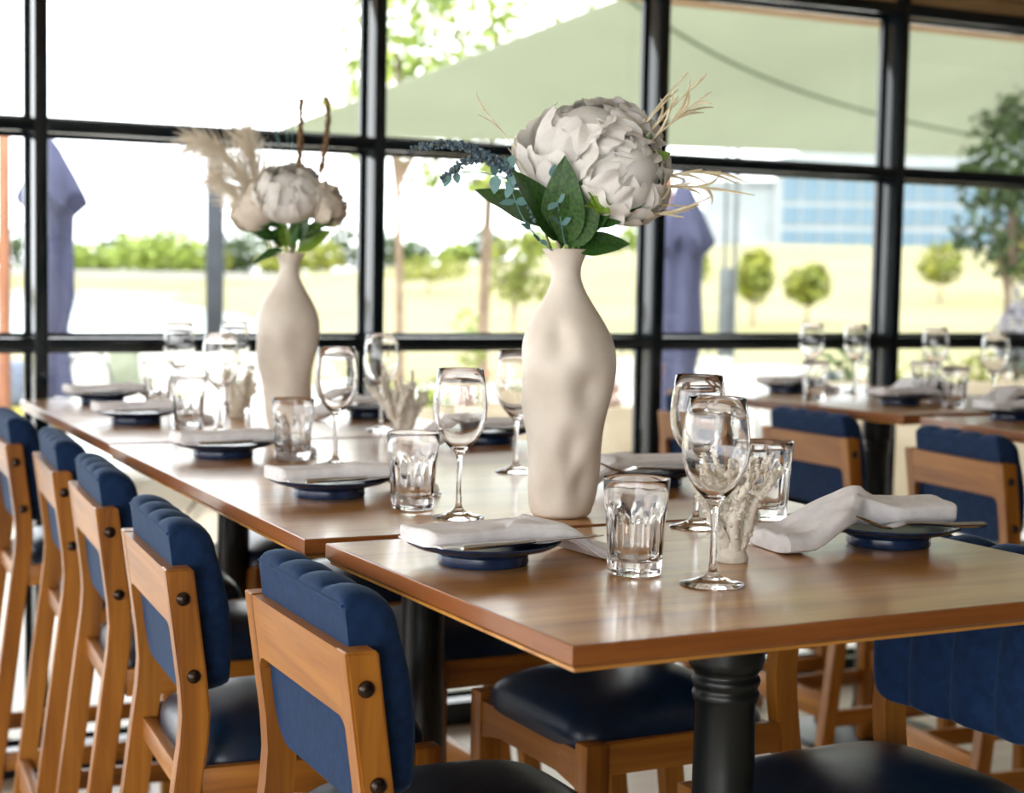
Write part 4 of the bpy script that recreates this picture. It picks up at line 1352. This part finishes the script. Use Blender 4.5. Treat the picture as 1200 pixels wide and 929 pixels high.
def parasol(label, base, top, H, wide, seed, post_off):
    """closed cantilever parasol: canvas hanging in folds, timber post, stone foot"""
    rnd = random.Random(seed)
    t = thing('closed_parasol', label, 'parasol', base, -YAW, 'closed violet parasols on the patio')
    b = MB()
    prof = [(0.02, H), (0.06, H - 0.05), (0.15, H - 0.25), (0.20, H - 0.38), (0.13, H - 0.46), (0.125, H - 0.7), (0.14, H - 1.0), (0.105, H - 1.2), (0.12, H - 1.4), (0.15, H - 1.62), (0.13, H - 1.66)]
    def fn(a, r, z, i):
        k = 1 + 0.22 * math.sin(5 * a + 0.4 * i) * (i > 1)
        return (r * wide * k * math.cos(a), r * wide * k * math.sin(a) * 0.9, z - (0.05 * math.sin(5 * a) if 1 < i < 5 else 0))
    b.lathe(prof, 40, fn=fn)
    b.build('canvas', M_UMB, t, 40)
    b = MB(); b.tube([(0, 0, 0.05), (0, 0, H + 0.04)], 0.022, 8); b.build('pole', M_GALV, t, 60)
    b = MB(); b.box(post_off - 0.033, post_off + 0.033, -0.033, 0.033, 0.0, H + 0.02, 0.004); b.build('timber_post', M_UWOOD, t, 30)
    b = MB(); b.box(post_off * 0.5 - 0.3, post_off * 0.5 + 0.3, -0.25, 0.25, 0.0, 0.09, 0.01); b.build('foot', M_GALV, t, 30)
    return t
parasol('closed violet parasol outside beside the first mullion at left', (2.34, 11.0, -0.03), 0, 2.27, 1.0, 3, -0.30)
parasol('closed violet parasol with orange post outside, right of the big bouquet', (5.88, 9.0, -0.03), 0, 2.08, 0.88, 5, -0.105)
q = gp(13.0, bearing(1192))
tree('pale_shrub', 'pale lilac blooming shrub outside at the right picture edge', (q.x, q.y, -0.05), 0.9, 0.03, [(0, 0, 1.12, 0.18, 0.22), (0.05, 0, 1.35, 0.13, 0.14), (-0.06, 0, 0.95, 0.16, 0.14), (0.1, 0, 1.0, 0.2, 0.2)], 700, 0.035, M_LILAC, M_BARK, 44, 'shrub', limbs=5)

# ------------------------------------------------------------------ outdoors: office building
q = gp(190, bearing(960))
t = thing('glass_office', 'low glass office building far across the meadow', 'building', (q.x, q.y, q.z - 0.3), R(-38))
Hb = 10.2
b = MB(); b.box(-5.5, 25, 0, 14, 0, Hb * 0.98); b.build('main_wall', M_BLDG, t, 0)
b = MB(); b.prism([(-9.0, Hb * 0.94), (25.5, Hb * 0.98), (25.5, Hb * 1.24), (1.5, Hb * 1.24), (-9.0, Hb * 0.97)], 1, -0.6, 14.5); b.build('sloped_roof', M_BLDG, t, 0)
b = MB(); b.box(-13.5, -5.5, 1.0, 12, 0, Hb * 0.78); b.build('side_wing', M_BLDG, t, 0)
b = MB(); b.box(-14, -5.5, 0.7, 12.3, Hb * 0.78, Hb * 0.83); b.build('wing_roof', M_BLDG, t, 0)
wb = None
for i in range(14):
    for j, (z0, z1) in enumerate(((1.0, 2.9), (3.6, 5.6), (6.2, 8.9))):
        x0 = -4.6 + i * 2.13
        if wb is None:
            b = MB(); b.box(0, 1.86, -0.14, 0.02, 0, 1, 0); wb = b.build('window', M_BGLASS, t, 0)
            o = wb
        else:
            o = link('window', wb.data, t)
        o.location = (x0, 0, z0)
        o.scale = (1, 1, z1 - z0)
q = gp(215, bearing(1165))
t = thing('glass_office', 'second blue-glazed office block behind the dark leafy tree', 'building', (q.x, q.y, q.z - 0.3), R(-44))
b = MB(); b.box(-15, 17, 0, 14, 0, 10.6); b.build('main_wall', M_BLDG, t, 0)
b = MB(); b.box(-15.5, 17.5, -0.5, 14.5, 10.6, 11.4); b.build('roof', M_BLDG, t, 0)
for i in range(13):
    for j, (z0, z1) in enumerate(((1.2, 3.4), (4.2, 6.6), (7.4, 9.8))):
        o = link('window', wb.data, t)
        o.location = (-14 + i * 2.3, 0, z0)
        o.scale = (1, 1, z1 - z0)

# ------------------------------------------------------------------ outdoors: patio furniture
PZ = -0.03
def out_table(label, loc, rz, w, d, h, name='outdoor_table', round_=False):
    t = thing(name, label, 'outdoor table', loc, rz)
    b = MB()
    if round_:
        b.lathe([(w / 2 - 0.01, h - 0.025), (w / 2, h - 0.02), (w / 2, h - 0.004), (w / 2 - 0.006, h)], 40)
    else:
        b.box(-w / 2, w / 2, -d / 2, d / 2, h - 0.035, h, 0.004)
    b.build('tabletop', M_WHITE, t, 30)
    for sx in (-1, 1):
        for sy in (-1, 1):
            b = MB(); b.tube([(sx * (w / 2 - 0.06) * 1.0, sy * (d / 2 - 0.06), h - 0.035), (sx * (w / 2 - 0.03), sy * (d / 2 - 0.03), 0)], 0.018, 8); b.build('leg', M_WHITE, t, 60)
    return t

def lattice_table():
    t = thing('lattice_table', 'white slab table outside with wire lattice sides, glimpsed left under the long table', 'outdoor table', (2.38, 7.40, PZ), R(0))
    w, d, h = 1.45, 1.65, 0.66
    b = MB(); b.box(-w / 2, w / 2, -d / 2, d / 2, h - 0.05, h, 0.006); b.build('tabletop', M_WHITE, t, 30)
    b = MB(); b.box(-w / 2 + 0.05, w / 2 - 0.05, -d / 2 + 0.06, d / 2 - 0.06, 0.04, h - 0.05, 0.004); b.build('cream_core', M_COREW, t, 30)
    for k in range(7):
        x = -w / 2 + 0.08 + k * (w - 0.16) / 6
        b = MB()
        pts = [(x + 0.05 * math.sin(i * PI / 2 + (k % 2) * PI), -d / 2 + 0.045, 0.05 + (h - 0.12) * i / 8) for i in range(9)]
        b.tube(pts, 0.006, 6)
        b.build('lattice_wire', M_BARK, t, 60)
    for sx in (-1, 1):
        for sy in (-1, 1):
            b = MB(); b.box(*sorted((sx * (w / 2 - 0.01), sx * (w / 2 - 0.055))), *sorted((sy * (d / 2 - 0.01), sy * (d / 2 - 0.055))), 0, h - 0.05, 0.003); b.build('leg', M_WHITE, t, 30)
lattice_table()

def lounge_sofa(label, loc, rz, w, cush, n, mats):
    t = thing('outdoor_sofa', label, 'outdoor sofa', loc, rz)
    b = MB(); b.box(-w / 2, w / 2, -0.38, 0.38, 0.12, 0.28, 0.01); b.build('base_frame', M_WHITE, t, 30)
    b = MB(); b.box(-w / 2, w / 2, 0.30, 0.40, 0.28, 0.66, 0.02); b.build('back_frame', M_WHITE, t, 30)
    for sx in (-1, 1):
        b = MB(); b.box(*sorted((sx * w / 2, sx * (w / 2 - 0.09))), -0.38, 0.40, 0.28, 0.52, 0.02); b.build('arm', M_WHITE, t, 30)
        for y in (-0.33, 0.33):
            b = MB(); b.box(*sorted((sx * (w / 2 - 0.03), sx * (w / 2 - 0.08))), y - 0.025, y + 0.025, 0, 0.12); b.build('leg', M_GALV, t, 30)
    cw = (w - 0.2) / n
    for k in range(n):
        x = -w / 2 + 0.1 + cw * k
        b = MB(); b.box(x + 0.005, x + cw - 0.005, -0.36, 0.28, 0.28, 0.42, 0.035); b.build('seat_cushion', mats[0], t, 50)
        b = MB(); b.box(x + 0.005, x + cw - 0.005, 0.14, 0.30, 0.42, 0.76, 0.05); b.build('back_cushion', mats[1], t, 50)
    return t
lounge_sofa('white outdoor sofa with pale cushions, left behind the first mullion', (4.15, 14.6, PZ), R(-14), 1.7, 0, 2, (M_WHITE, M_WHITE))
t = lounge_sofa('pale blue outdoor armchair at far left, behind the sill rail', (2.15, 12.4, PZ), R(-8), 0.85, 0, 1, (M_YEL, M_PCUSH))
t['category'] = 'outdoor armchair'
for (x, y, z, rz, tilt, mat, lab, s) in ((3.70, 14.62, 0.56, -10, 20, M_SAGE, 'square green scatter pillow standing on the white outdoor sofa', 0.36), (2.72, 12.6, 0.30, 20, 30, M_YEL, 'yellow cushion leaning low beside the first mullion', 0.34), (2.47, 12.0, 0.30, -20, 20, M_YEL, 'yellow cushion on the patio left of the slanted one', 0.26)):
    b = MB()
    def fn(u, v):
        a, c = u * 2 - 1, v * 2 - 1
        return (a, 0.17 * (1 - abs(a) ** 2.5) * (1 - abs(c) ** 2.5), c)
    b.grid(fn, 10, 10)
    n0, nf = len(b.v), len(b.f)
    b.v += [(p[0], -p[1] - 0.01, p[2]) for p in b.v]
    b.f += [tuple(i + n0 for i in f)[::-1] for f in b.f[:nf]]
    b.v = [(p[0] * s / 2, p[1] * s, p[2] * s / 2) for p in b.v]
    o = b.build('scatter_pillow', mat, None, 60, fix=False)
    o.location = (x, y, z - (0.12 if mat is M_YEL else 0))
    o.rotation_euler = (R(-tilt), 0, R(rz))
    tag(o, lab, 'cushion', 'scatter pillows on the patio')

def planter(label, loc, rz, w, d, h, mat, pl, seed, n=6):
    rnd = random.Random(seed)
    t = thing('planter_box', label, 'planter', loc, rz, 'planter boxes on the patio')
    b = MB()
    b.box(-w / 2, w / 2, -d / 2, -d / 2 + 0.04, 0, h, 0.004); b.box(-w / 2, w / 2, d / 2 - 0.04, d / 2, 0, h, 0.004)
    b.box(-w / 2, -w / 2 + 0.04, -d / 2 + 0.04, d / 2 - 0.04, 0, h); b.box(w / 2 - 0.04, w / 2, -d / 2 + 0.04, d / 2 - 0.04, 0, h)
    b.build('box', mat, t, 30)
    b = MB(); b.box(-w / 2 + 0.04, w / 2 - 0.04, -d / 2 + 0.04, d / 2 - 0.04, 0.05, h - 0.05); b.build('soil', M_BARK, t, 0)
    for k in range(n):
        b = MB()
        x = -w / 2 + 0.12 + (w - 0.24) * k / max(1, n - 1)
        leaf_cloud(b, (x, 0, h + 0.05), (0.13, 0.11, rnd.uniform(0.10, 0.2)), 90, 0.03, rnd, 0.1)
        tag(b.build('plant', pl[k % len(pl)], t, 0, fix=False), kind='stuff')
    return t
planter('cream planter box of yellow-green plants, outside between coral glass and big vase', (4.15, 8.2, PZ), R(-10), 1.5, 0.42, 0.74, M_CREAM, [M_FOL_Y, M_FOL_L, M_UWOOD], 3)
planter('long cream planter wall outside, behind the right-hand second row table', (7.3, 7.6, PZ), R(-4), 2.6, 0.45, 0.88, M_CREAM, [M_FOL_G, M_FOL_Y], 6, 8)
out_table('white round patio table outside, right of the big bouquet parasol', (6.6, 9.3, PZ), 0, 0.9, 0.9, 0.74, round_=True)
out_table('white rectangular patio table outside, behind the second row glasses', (7.7, 10.9, PZ), R(10), 1.5, 0.8, 0.74)

def wire_chair(label, loc, rz, mat):
    t = thing('patio_chair', label, 'chair', loc, rz, 'patio chairs outside')
    b = MB(); b.box(-0.22, 0.22, -0.22, 0.22, 0.43, 0.46, 0.01); b.build('seat', mat, t, 30)
    b = MB(); b.tube(bez((-0.22, 0.2, 0.46), (0, 0.34, 1.25), (0.22, 0.2, 0.46), 12), 0.011, 8); b.build('back_hoop', M_GALV, t, 60)
    b = MB(); b.box(-0.15, 0.15, 0.22, 0.24, 0.52, 0.78, 0.008); b.build('back_panel', mat, t, 30)
    for sx in (-1, 1):
        for sy in (-1, 1):
            b = MB(); b.tube([(sx * 0.19, sy * 0.19, 0.43), (sx * 0.22, sy * 0.23, 0)], 0.011, 6); b.build('leg', M_GALV, t, 60)
    return t
for x, y, rz, mat, lab in ((5.95, 10.15, 20, M_PCUSH, 'patio chair outside just right of the violet parasol'), (7.42, 9.55, -40, M_PCUSH, 'patio chair outside right of the round white table'), (7.3, 11.7, 0, M_WHITE, 'patio chair outside at the back of the rectangular table'),
                           (8.2, 11.8, -10, M_WHITE, 'patio chair outside at back right of the rectangular table'), (3.15, 13.3, 160, M_WHITE, 'white hoop-backed chair outside, before the white sofa'), (8.6, 10.1, 30, M_WHITE, 'patio chair outside above the right planter wall')):
    wire_chair(lab, (x, y, PZ), R(rz), mat)
